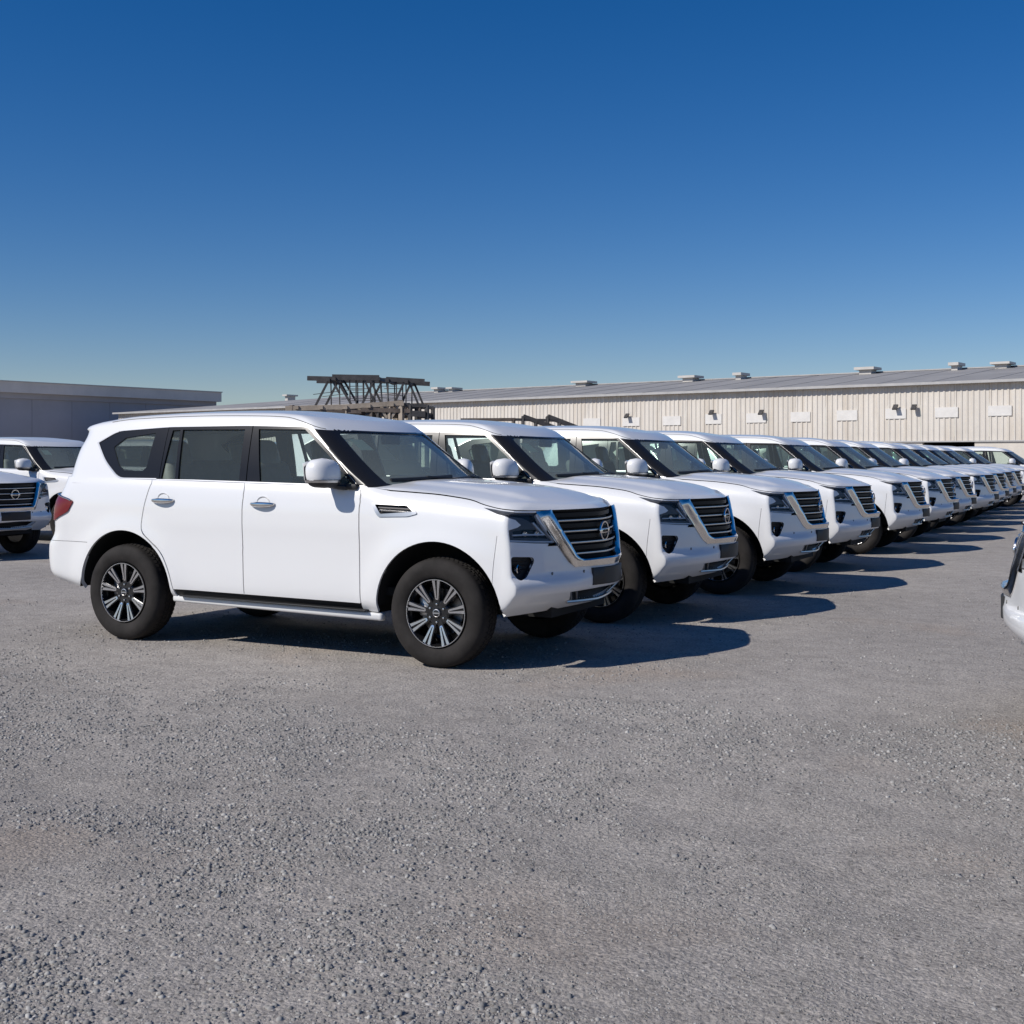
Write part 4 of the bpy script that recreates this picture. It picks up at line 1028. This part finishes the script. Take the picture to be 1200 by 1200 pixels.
def gravel_mat():
    m = bpy.data.materials.new('gravel_ground'); m.use_nodes = True; n = m.node_tree; b = n.nodes['Principled BSDF']; L = n.links.new
    tc = n.nodes.new('ShaderNodeTexCoord'); P = tc.outputs['Object']
    def noise(sc, det=6, ro=.6, vec=P):
        t = n.nodes.new('ShaderNodeTexNoise'); t.inputs['Scale'].default_value = sc; t.inputs['Detail'].default_value = det; t.inputs['Roughness'].default_value = ro; L(vec, t.inputs['Vector']); return t.outputs['Fac']
    def ramp(f, p0, c0, p1, c1):
        r = n.nodes.new('ShaderNodeValToRGB'); r.color_ramp.elements[0].position = p0; r.color_ramp.elements[1].position = p1
        r.color_ramp.elements[0].color = (*c0, 1); r.color_ramp.elements[1].color = (*c1, 1); L(f, r.inputs[0]); return r.outputs[0]
    def mix(mode, fac, a, c):
        x = n.nodes.new('ShaderNodeMix'); x.data_type = 'RGBA'; x.blend_type = mode
        if isinstance(fac, float): x.inputs[0].default_value = fac
        else: L(fac, x.inputs[0])
        for k, q in ((6, a), (7, c)):
            if isinstance(q, tuple): x.inputs[k].default_value = (*q, 1)
            else: L(q, x.inputs[k])
        return x.outputs[2]
    base = ramp(noise(.35, 5), .32, (.34, .312, .286), .70, (.44, .405, .372))
    fine = ramp(noise(48, 6, .78), .30, (.52, .52, .52), .68, (1.24, 1.23, 1.21))  # fine grain; its dark end paints shadowed pits between stones
    c = mix('MULTIPLY', 1.0, base, fine)
    vo = n.nodes.new('ShaderNodeTexVoronoi'); vo.inputs['Scale'].default_value = 70; L(P, vo.inputs['Vector'])
    peb = ramp(vo.outputs['Color'], .1, (.80, .80, .81), .9, (1.18, 1.17, 1.15))
    c = mix('MULTIPLY', .75, c, peb)
    vd = n.nodes.new('ShaderNodeTexVoronoi'); vd.inputs['Scale'].default_value = 16; vd.inputs['Randomness'].default_value = 1; L(P, vd.inputs['Vector'])
    c = mix('MULTIPLY', 1.0, c, ramp(vd.outputs['Distance'], .06, (.38, .38, .38), .16, (1, 1, 1)))  # dark specks: shade beside stones painted into the ground colour
    c = mix('MULTIPLY', 1.0, c, ramp(noise(4.5, 5, .7), .28, (.80, .80, .80), .60, (1.06, 1.06, 1.06)))
    red = ramp(noise(.5, 3, .5), .60, (0, 0, 0), .74, (1, 1, 1))
    c = mix('MIX', 0.0, c, (.26, .20, .165)) if False else mix('MULTIPLY', red, c, (1.05, .985, .93))
    L(c, b.inputs['Base Color']); b.inputs['Roughness'].default_value = .92; b.inputs['Specular IOR Level'].default_value = .25
    b1 = n.nodes.new('ShaderNodeBump'); b1.inputs['Strength'].default_value = .9; b1.inputs['Distance'].default_value = .012; L(noise(38, 7, .7), b1.inputs['Height'])
    b2 = n.nodes.new('ShaderNodeBump'); b2.inputs['Strength'].default_value = .7; b2.inputs['Distance'].default_value = .006; L(vo.outputs['Distance'], b2.inputs['Height']); b2.invert = True
    b3 = n.nodes.new('ShaderNodeBump'); b3.inputs['Strength'].default_value = .5; b3.inputs['Distance'].default_value = .03; L(noise(6, 4, .6), b3.inputs['Height'])
    L(b3.outputs[0], b2.inputs['Normal']); L(b2.outputs[0], b1.inputs['Normal']); L(b1.outputs[0], b.inputs['Normal'])
    return m
GM = gravel_mat()
o = mesh_obj('ground', me, GM); tag(o, 'grey compacted gravel yard', kind='structure'); 

# loose stones, far too many to count
def stones(n, smin, smax, seed, zmin=3.0, zmax=14.0, clump=True, power=2.0, spread=2.0):
    r = np.random.default_rng(seed); out = []
    got = 0; XY = []
    while got < n:
        k = n * 2; Z = zmin * (zmax / zmin) ** (r.random(k) ** .85); U = (r.random(k) - .5) * .92
        x = CAM.x + Z * (U * ca - sa); y = CAM.y + Z * (U * sa + ca)
        d = .5 * vnoise(x * 1.0 + .6 * y, y - .3 * x, .55, seed + 1) + .5 * vnoise(x, y, 1.7, seed + 2)
        ok = r.random(k) < (np.clip((d - .25) * 2.2, .04, 1) ** power if clump else 1)
        under = (y > -1.35)
        ok &= ~under | (r.random(k) < .35)
        q = np.stack([x[ok], y[ok]], -1); XY.append(q); got += len(q)
    XY = np.concatenate(XY)[:n]
    s = smin * (smax / smin) ** (r.random(n) ** spread)
    base = np.array([(1, 0, 0), (0, 1, 0), (-1, 0, 0), (0, -1, 0), (0, 0, 1), (.7, .7, .55), (-.7, .7, .5), (-.7, -.7, .55), (.7, -.7, .5)], float)
    faces = np.array([(0, 5, 4), (5, 1, 4), (1, 6, 4), (6, 2, 4), (2, 7, 4), (7, 3, 4), (3, 8, 4), (8, 0, 4), (0, 1, 5), (1, 2, 6), (2, 3, 7), (3, 0, 8)])
    V = base[None] * (1 + .35 * (r.random((n, 9, 1)) - .5) * 2) * s[:, None, None]
    V = V * np.stack([np.ones(n), .6 + .5 * r.random(n), (.6 + .5 * r.random(n))], -1)[:, None, :]
    a = r.random(n) * 6.283; c_, s_ = np.cos(a)[:, None], np.sin(a)[:, None]
    X = V[..., 0] * c_ - V[..., 1] * s_; Y = V[..., 0] * s_ + V[..., 1] * c_
    V = np.stack([X + XY[:, :1], Y + XY[:, 1:], V[..., 2] + zground(XY[:, 0], XY[:, 1])[:, None] - .12 * s[:, None]], -1)
    F = faces[None] + 9 * np.arange(n)[:, None, None]
    return fast_mesh('stones', V.reshape(-1, 3), F.reshape(-1, 3))
def stone_mat(name, lo, hi):
    m = bpy.data.materials.new(name); m.use_nodes = True; n = m.node_tree; b = n.nodes['Principled BSDF']
    g = n.nodes.new('ShaderNodeNewGeometry'); r = n.nodes.new('ShaderNodeValToRGB')
    r.color_ramp.elements[0].color = (*lo, 1); r.color_ramp.elements[1].color = (*hi, 1)
    e = r.color_ramp.elements.new(.8); e.color = (*[(a + b2) / 2 for a, b2 in zip(lo, hi)], 1)
    n.links.new(g.outputs['Random Per Island'], r.inputs[0]); n.links.new(r.outputs[0], b.inputs['Base Color']); b.inputs['Roughness'].default_value = .85
    return m
SM = stone_mat('stone', (.16, .155, .15), (.44, .425, .40))
o = mesh_obj('loose_stones', stones(36000, .0035, .0125, 11, 3.0, 16, spread=1.35, power=2.6), SM); tag(o, 'loose grey stones scattered over the gravel yard', 'stones', kind='stuff')
o = mesh_obj('fine_gravel', stones(90000, .0016, .0052, 23, 3.0, 11, power=1.2), SM); tag(o, 'fine grey gravel lying over the yard', 'gravel', kind='stuff')

# ------------------------------------------------------------------ warehouse
def corr_mat(name, col, dirt=.85):
    return mat(name, col, .55, var=(.35, dirt, 1.06))
mat('cladding', (.66, .61, .545), .5, var=(.5, .88, 1.06))
def weather(m):
    n = m.node_tree; b = n.nodes['Principled BSDF']; src = b.inputs['Base Color'].links[0].from_socket
    oi = n.nodes.new('ShaderNodeObjectInfo'); mr = n.nodes.new('ShaderNodeMapRange'); mr.inputs[3].default_value = .95; mr.inputs[4].default_value = 1.03; n.links.new(oi.outputs['Random'], mr.inputs[0])
    tc = n.nodes.new('ShaderNodeTexCoord'); mp = n.nodes.new('ShaderNodeMapping'); mp.inputs['Scale'].default_value = (2.2, 2.2, .16); n.links.new(tc.outputs['Object'], mp.inputs[0])
    av = n.nodes.new('ShaderNodeVectorMath'); n.links.new(mp.outputs[0], av.inputs[0]); n.links.new(oi.outputs['Location'], av.inputs[1])
    nz = n.nodes.new('ShaderNodeTexNoise'); nz.inputs['Scale'].default_value = 1.0; nz.inputs['Detail'].default_value = 4; n.links.new(av.outputs[0], nz.inputs['Vector'])
    cr = n.nodes.new('ShaderNodeValToRGB'); cr.color_ramp.elements[0].position = .30; cr.color_ramp.elements[0].color = (.90, .87, .83, 1); cr.color_ramp.elements[1].position = .52; cr.color_ramp.elements[1].color = (1, 1, 1, 1); n.links.new(nz.outputs['Fac'], cr.inputs[0])
    for k in (cr.outputs[0], mr.outputs[0]):
        x = n.nodes.new('ShaderNodeMix'); x.data_type = 'RGBA'; x.blend_type = 'MULTIPLY'; x.inputs[0].default_value = 1; n.links.new(src, x.inputs[6]); n.links.new(k, x.inputs[7]); src = x.outputs[2]
    n.links.new(src, b.inputs['Base Color'])
weather(MATS['cladding'])
mat('block_wall', (.64, .59, .52), .85, var=(.8, .85, 1.08))
mat('roof_sheet', (.31, .295, .275), .6, var=(.25, .85, 1.15))
mat('translucent', (.72, .69, .65), .4, var=(2, .9, 1.05))
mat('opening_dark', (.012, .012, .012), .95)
mat('vent_white', (.56, .53, .49), .5, var=(1, .85, 1.05))
Z0 = 80.0
def cam_dir(px):  # horizontal direction whose vanishing point sits at px
    u = (px - 600) / FPX; d = Vector((u * ca - sa, u * sa + ca, 0)); return d.normalized()
WD = cam_dir(-1290)                                     # along the wall, receding to the left
P0 = at_depth(1200, HOR, Z0); P0.z = 0
NB = Vector((-WD.y, WD.x, 0));                         # perpendicular
if NB.dot(P0 - Vector((CAM.x, CAM.y, 0))) < 0: NB = -NB   # pointing away from the camera
def wall_s(px):
    """distance along the wall, from the point seen at photo column 1200"""
    d = ray(px, HOR); d.z = 0
    A = np.array([[d.x, -WD.x], [d.y, -WD.y]]); b = np.array([P0.x - CAM.x, P0.y - CAM.y]); t, s_ = np.linalg.solve(A, b); return float(s_), float(t)
HE = 1.54 + 92.7 * Z0 / FPX                             # eave height
S0, S1 = -32.0, wall_s(128)[0]
WH = empty('warehouse', P0); tag(WH, 'long pale corrugated warehouse with grey roof behind the parked cars', 'building')
WH.rotation_euler = (0, 0, math.atan2(WD.y, WD.x))
# local frame: x along the wall (to the left in the picture), y: sign so that +y is away from the camera
yl = 1 if Vector((-WD.y, WD.x, 0)).dot(NB) > 0 else -1
def loc(s_, d, z): return (s_, yl * d, z)
ZB = 2.72                                              # foot of the cladding
PW = 2.28; ribs = 6
def panel_mesh(z0, z1, wd=PW):
    m = MB(); prof = []
    p = wd / ribs
    for k in range(ribs): prof += [(k * p, 0), (k * p + p * .52, 0), (k * p + p * .62, -.05), (k * p + p * .88, -.05)]
    prof.append((wd - .012, 0))
    V = [loc(x, d, z) for z in (z0, z1) for x, d in prof]; n = len(prof)
    return m.add(V, [(i, i + 1, n + i + 1, n + i) for i in range(n - 1)]).mesh('cladding_panel', smooth=False)
pm = panel_mesh(ZB, HE)
npan = int((S1 - S0) / PW)
for k in range(npan):
    o = mesh_obj('cladding_panel', pm, 'cladding', WH, loc(S0 + k * PW, 0, 0))
S1 = S0 + npan * PW
# lower wall with the opening
sa0, sb0 = wall_s(1142)[0], wall_s(1081)[0]
m = MB()
def wbox(mb, s0, s1, d0, d1, z0, z1):
    y0, y1 = sorted((yl * d0, yl * d1)); mb.box((s0, y0, z0), (s1, y1, z1)); return mb
wbox(MB(), S0, sa0, .02, .3, -.3, ZB + .05).build('base_wall', 'block_wall', WH, smooth=False)
wbox(MB(), sb0, S1, .02, .3, -.3, ZB + .05).build('base_wall', 'block_wall', WH, smooth=False)
wbox(MB(), S0, S1, -.10, .0, ZB - .09, ZB - .0).build('flashing', 'ridge_metal', WH, smooth=False)
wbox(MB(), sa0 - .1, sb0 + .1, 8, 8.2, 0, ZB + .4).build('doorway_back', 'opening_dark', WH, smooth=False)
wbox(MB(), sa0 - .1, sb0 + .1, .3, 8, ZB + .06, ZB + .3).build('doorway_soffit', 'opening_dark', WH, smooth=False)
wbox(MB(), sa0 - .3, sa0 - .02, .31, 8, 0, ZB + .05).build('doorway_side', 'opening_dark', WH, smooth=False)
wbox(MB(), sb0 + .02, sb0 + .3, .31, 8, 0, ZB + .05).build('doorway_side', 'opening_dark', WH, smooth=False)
# roof: slope to a ridge, hip at the left end
DR = 17.0; HR = 1.54 + 114.6 * (Z0 + DR * abs(NB.dot(Vector((-sa, ca, 0))))) / FPX - .25
sh = wall_s(300)[0]
rf = MB(); e0, e1 = S0 - .4, S1 + .4
rf.add([loc(e0, -.45, HE), loc(e1, -.45, HE), loc(sh, DR, HR), loc(e0, DR, HR), loc(e0, 2 * DR, HE), loc(e1, 2 * DR, HE)], [(0, 1, 2, 3), (1, 5, 2), (3, 2, 5, 4)])
roof = rf.build('roof', 'roof_sheet', WH, smooth=False)
wbox(MB(), e0, e1, -.55, -.40, HE - .16, HE + .02).build('gutter', 'ridge_metal', WH, smooth=False)
# standing seams of the roof
seam = MB().add([(-.03, 0, 0), (.03, 0, 0), (.03, 0, 0), (-.03, 0, 0)], [])
sv = MB(); sv.bar(loc(0, -.4, HE + .012), loc(0, DR, HR + .012), .05, .024); sm_ = sv.mesh('roof_seam', smooth=False)
k = S0
while k < sh:
    mesh_obj('roof_seam', sm_, 'roof_sheet', roof, (k, 0, 0)); k += 3.8
MB().bar(loc(e0, DR, HR + .05), loc(sh, DR, HR + .05), .5, .10).build('ridge_cap', 'ridge_metal', roof, smooth=False)
# translucent panels, lamps, vents
def at_wall(px, py):
    s_, t = wall_s(px); return s_, CAM.z + (HOR - py) / FPX * t
for x0, x1, y0, y1 in ((684, 704, 490, 500), (730, 750, 489, 499.5), (777, 798, 487.5, 498.5), (827, 846, 485, 497), (875, 898, 484, 495.5), (927, 950, 482.5, 494.5), (981, 1005, 480.5, 493), (1038, 1062, 478.5, 491), (1096, 1123, 477, 489.5), (1158, 1186, 475, 487.5)):
    a, zt = at_wall(x1, y0); b, zb_ = at_wall(x0, y1)
    wbox(MB(), a, b, -.085, -.03, zb_, zt).build('translucent_panel', 'translucent', WH, smooth=False)
for px, py in ((737, 488), (836, 484), (894, 484), (1051, 478), (1072.6, 478), (780, 486), (985, 480)):
    s_, z_ = at_wall(px, py)
    if px in (780, 985): continue
    m = MB().bar(loc(s_, -.03, z_), loc(s_, -.30, z_ + .10), .06); m.bar(loc(s_ - .02, -.22, z_ + .20), loc(s_ - .02, -.55, z_ - .12), .32, .10); m.build('floodlight', 'steel_dark', WH, smooth=False)
def ridge_vent(px, wpx, hpx):
    d = ray(px, HOR); d.z = 0
    Q = P0 + NB * (DR - .6)
    A = np.array([[d.x, -WD.x], [d.y, -WD.y]]); t, s_ = np.linalg.solve(A, np.array([Q.x - CAM.x, Q.y - CAM.y]))
    wv = wpx * t / FPX * .85; hv = hpx * t / FPX * .8
    r_ = MB(); wbox(r_, s_ - wv * .3, s_ + wv * .3, DR - 1.6, DR - .4, HR - .5, HR + hv * .45)
    wbox(r_, s_ - wv / 2, s_ + wv / 2, DR - 1.9, DR - .1, HR + hv * .45, HR + hv); r_.build('roof_vent', 'vent_white', roof, smooth=False)
for a in ((343, 9, 4), (518, 12, 5), (535, 11, 4), (687, 27, 5), (812, 26, 6), (871, 13, 7), (1019, 28, 7), (1123, 14, 8), (1177, 26, 6)): ridge_vent(*a)

# ------------------------------------------------------------------ dark shed on the left
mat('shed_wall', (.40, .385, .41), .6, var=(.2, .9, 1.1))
mat('shed_fascia', (.72, .66, .60), .7, var=(.4, .9, 1.06))
ZL = 158.0; LD = cam_dir(1736); Q0 = at_depth(248.5, HOR, ZL); Q0.z = 0
SH = empty('shed', Q0, math.atan2(LD.y, LD.x)); tag(SH, 'low grey shed with a pale overhanging roof edge, in shade', 'building')
ft = 1.54 + 78 * ZL / FPX; LEN = 75
b_ = Vector((-LD.y, LD.x, 0)); sg_ = 1 if b_.dot(Q0 - Vector((CAM.x, CAM.y, 0))) > 0 else -1
def sbox(x0, x1, d0, d1, z0, z1):
    y0, y1 = sorted((sg_ * d0, sg_ * d1)); return MB().box((x0, y0, z0), (x1, y1, z1))
np_ = 15; wp_ = LEN / np_
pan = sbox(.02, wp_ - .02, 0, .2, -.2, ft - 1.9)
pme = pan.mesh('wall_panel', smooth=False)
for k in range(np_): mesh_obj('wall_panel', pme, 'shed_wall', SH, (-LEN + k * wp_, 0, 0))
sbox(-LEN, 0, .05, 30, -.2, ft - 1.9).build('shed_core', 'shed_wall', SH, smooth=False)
sbox(-LEN - .5, .5, -.25, 30, ft - 1.9, ft - 1.3).build('wall_head', 'shed_wall', SH, smooth=False)
sbox(-LEN - .8, .8, -.9, 31, ft - 1.3, ft - .12).build('fascia', 'shed_fascia', SH, smooth=False)
sbox(-LEN - .9, .9, -1.0, 31.2, ft - .12, ft).build('roof_edge', 'vent_white', SH, smooth=False)

# ------------------------------------------------------------------ steelwork stacked behind the row
ZT = 36.0
RT = Vector((ca, sa, 0)); FW = Vector((-sa, ca, 0))
def tp_(px, py, d=0.0): return at_depth(px, py, ZT) + FW * d
base = at_depth(430, HOR, ZT); base.z = 0
LO = empty('steel_stillage', base); tag(LO, 'pale timber and rusty steel stillage carrying the dark trestle behind the row', 'stillage')
TR = empty('steel_trestle', base + Vector((0, 0, 0))); tag(TR, 'dark steel trestle of lattice legs and beams rising above the first car\'s roof', 'trestle')
def member(name, a, b, wd, material, parent, ht=None):
    m = MB().bar(Vector(a) - base, Vector(b) - base, wd, ht); return m.build(name, material, parent, smooth=False)
zc_ = lambda u, v: (340 + u / 6.667, 430 + v / 6.667)
def zz(u, v, d=0.0): return tp_(*zc_(u, v), d)
for dd in (0.0, 1.3):
    o_ = 0 if dd == 0 else 18
    member('beam', zz(135 + o_, 88, dd), zz(330 + o_, 93, dd), .11, 'steel_dark', TR, .13)
    member('beam', zz(330 + o_, 80, dd), zz(695 + o_, 86, dd), .13, 'steel_dark', TR, .16)
    member('beam', zz(750 + o_, 95, dd), zz(1050 + o_, 112, dd), .11, 'steel_dark', TR, .13)
    for a in ((300, 105, 195, 310), (330, 105, 385, 205), (360, 95, 482, 300), (575, 92, 665, 285), (660, 95, 560, 295), (890, 120, 815, 285), (930, 120, 1005, 300)):
        member('leg', zz(a[0] + o_, a[1], dd), zz(a[2] + o_, a[3], dd), .06, 'steel_dark', TR)
    for a in ((318, 110, 322, 300), (570, 95, 572, 270), (655, 100, 665, 285), (905, 125, 905, 290), (515, 95, 515, 300), (465, 95, 468, 290), (765, 110, 765, 290), (830, 112, 832, 285), (700, 100, 720, 285)):
        member('upright', zz(a[0] + o_, a[1], dd), zz(a[2] + o_, a[3], dd), .028, 'steel_dark', TR)
    for a in ((395, 152, 570, 150), (400, 182, 572, 180), (400, 250, 640, 245), (680, 150, 835, 150), (690, 200, 830, 205), (700, 240, 835, 245), (180, 215, 380, 190)):
        member('lattice_bar', zz(a[0] + o_, a[1], dd), zz(a[2] + o_, a[3], dd), .018, 'steel_dark' if dd == 0 else 'rust_steel', TR)
for u_, v_ in ((300, 95), (345, 84), (690, 86), (760, 98), (910, 108)):
    member('cross_beam', zz(u_, v_ + 8, -.1), zz(u_ + 18, v_ + 8, 1.4), .10, 'steel_dark', TR)
for dd in (-.1, 1.4):
    o_ = 0 if dd < 0 else 20
    member('deck_beam', zz(-30 + o_, 327, dd), zz(455 + o_, 312, dd), .12, 'timber', LO, .14)
    member('deck_beam', zz(455 + o_, 312, dd), zz(885 + o_, 282, dd), .12, 'timber', LO, .14)
    member('frame_bar', zz(-30 + o_, 348, dd), zz(560 + o_, 352, dd), .10, 'rust_steel', LO)
    member('frame_bar', zz(885 + o_, 300, dd), zz(1075 + o_, 305, dd), .09, 'steel_dark', LO)
    member('frame_bar', zz(560 + o_, 335, dd), zz(940 + o_, 345, dd), .12, 'rust_steel', LO)
    member('frame_bar', zz(950 + o_, 365, dd), zz(1060 + o_, 370, dd), .17, 'steel_dark', LO)
    for u_, mt, wd in ((20, 'rust_steel', .1), (440, 'timber', .1), (640, 'rust_steel', .09), (690, 'steel_dark', .08), (780, 'timber', .09), (872, 'timber', .13), (940, 'steel_dark', .1), (1072, 'steel_dark', .09), (1015, 'rust_steel', .06)):
        q_ = zz(u_ + o_, 300, dd); q2 = q_.copy(); q2.z = 0; member('post', q_, q2, wd, mt, LO)
    for a in ((850, 310, 785, 410), (430, 330, 390, 370), (500, 325, 540, 380), (640, 310, 690, 380), (720, 340, 760, 400)):
        member('brace', zz(a[0] + o_, a[1], dd), zz(a[2] + o_, a[3], dd), .07, 'timber' if a[0] > 700 else 'rust_steel', LO)
for k in range(7):
    member('stacked_bar', zz(480 + 62 * k, 355 + (k % 3) * 14, -.1 + .2 * (k % 2)), zz(560 + 62 * k, 360 + (k % 2) * 16, 1.2), .12, 'rust_steel' if k % 2 else 'steel_dark', LO)
for u_ in (60, 250, 440, 620, 800, 880): member('cross_beam', zz(u_, 318 - max(0, u_ - 440) * .06, -.2), zz(u_ + 20, 318 - max(0, u_ - 440) * .06, 1.5), .1, 'timber', LO)

ZT2 = 44.0
b2 = at_depth(630, HOR, ZT2); b2.z = 0
RK = empty('loading_ramp', b2); tag(RK, 'pair of dark sloping steel ramps behind the second and third cars', 'ramp')
def m2(name, a, b, wd, mt, ht=None):
    return MB().bar(Vector(a) - b2, Vector(b) - b2, wd, ht).build(name, mt, RK, smooth=False)
for d_ in (0, .9):
    for (x0, y0, x1, y1) in ((613, 487.5, 656, 503), (642, 487.5, 682, 503)):
        a, b = at_depth(x0, y0, ZT2) + FW * d_, at_depth(x1, y1, ZT2) + FW * d_; m2('rail', a, b, .10, 'steel_dark', .14)
        for t in (.0, .35, .8):
            q_ = a.lerp(b, t); g_ = q_.copy(); g_.z = 0; m2('post', q_, g_, .09, 'steel_dark')
    m2('top_bar', at_depth(540, 491.7, ZT2) + FW * d_, at_depth(604, 491.2, ZT2) + FW * d_, .09, 'rust_steel'); 
    m2('top_bar', at_depth(604, 491.2, ZT2) + FW * d_, at_depth(660, 492.5, ZT2) + FW * d_, .07, 'steel_dark')
    for x0 in (548, 602):
        q_ = at_depth(x0, 491.5, ZT2) + FW * d_; g_ = q_.copy(); g_.z = 0; m2('post', q_, g_, .09, 'rust_steel')
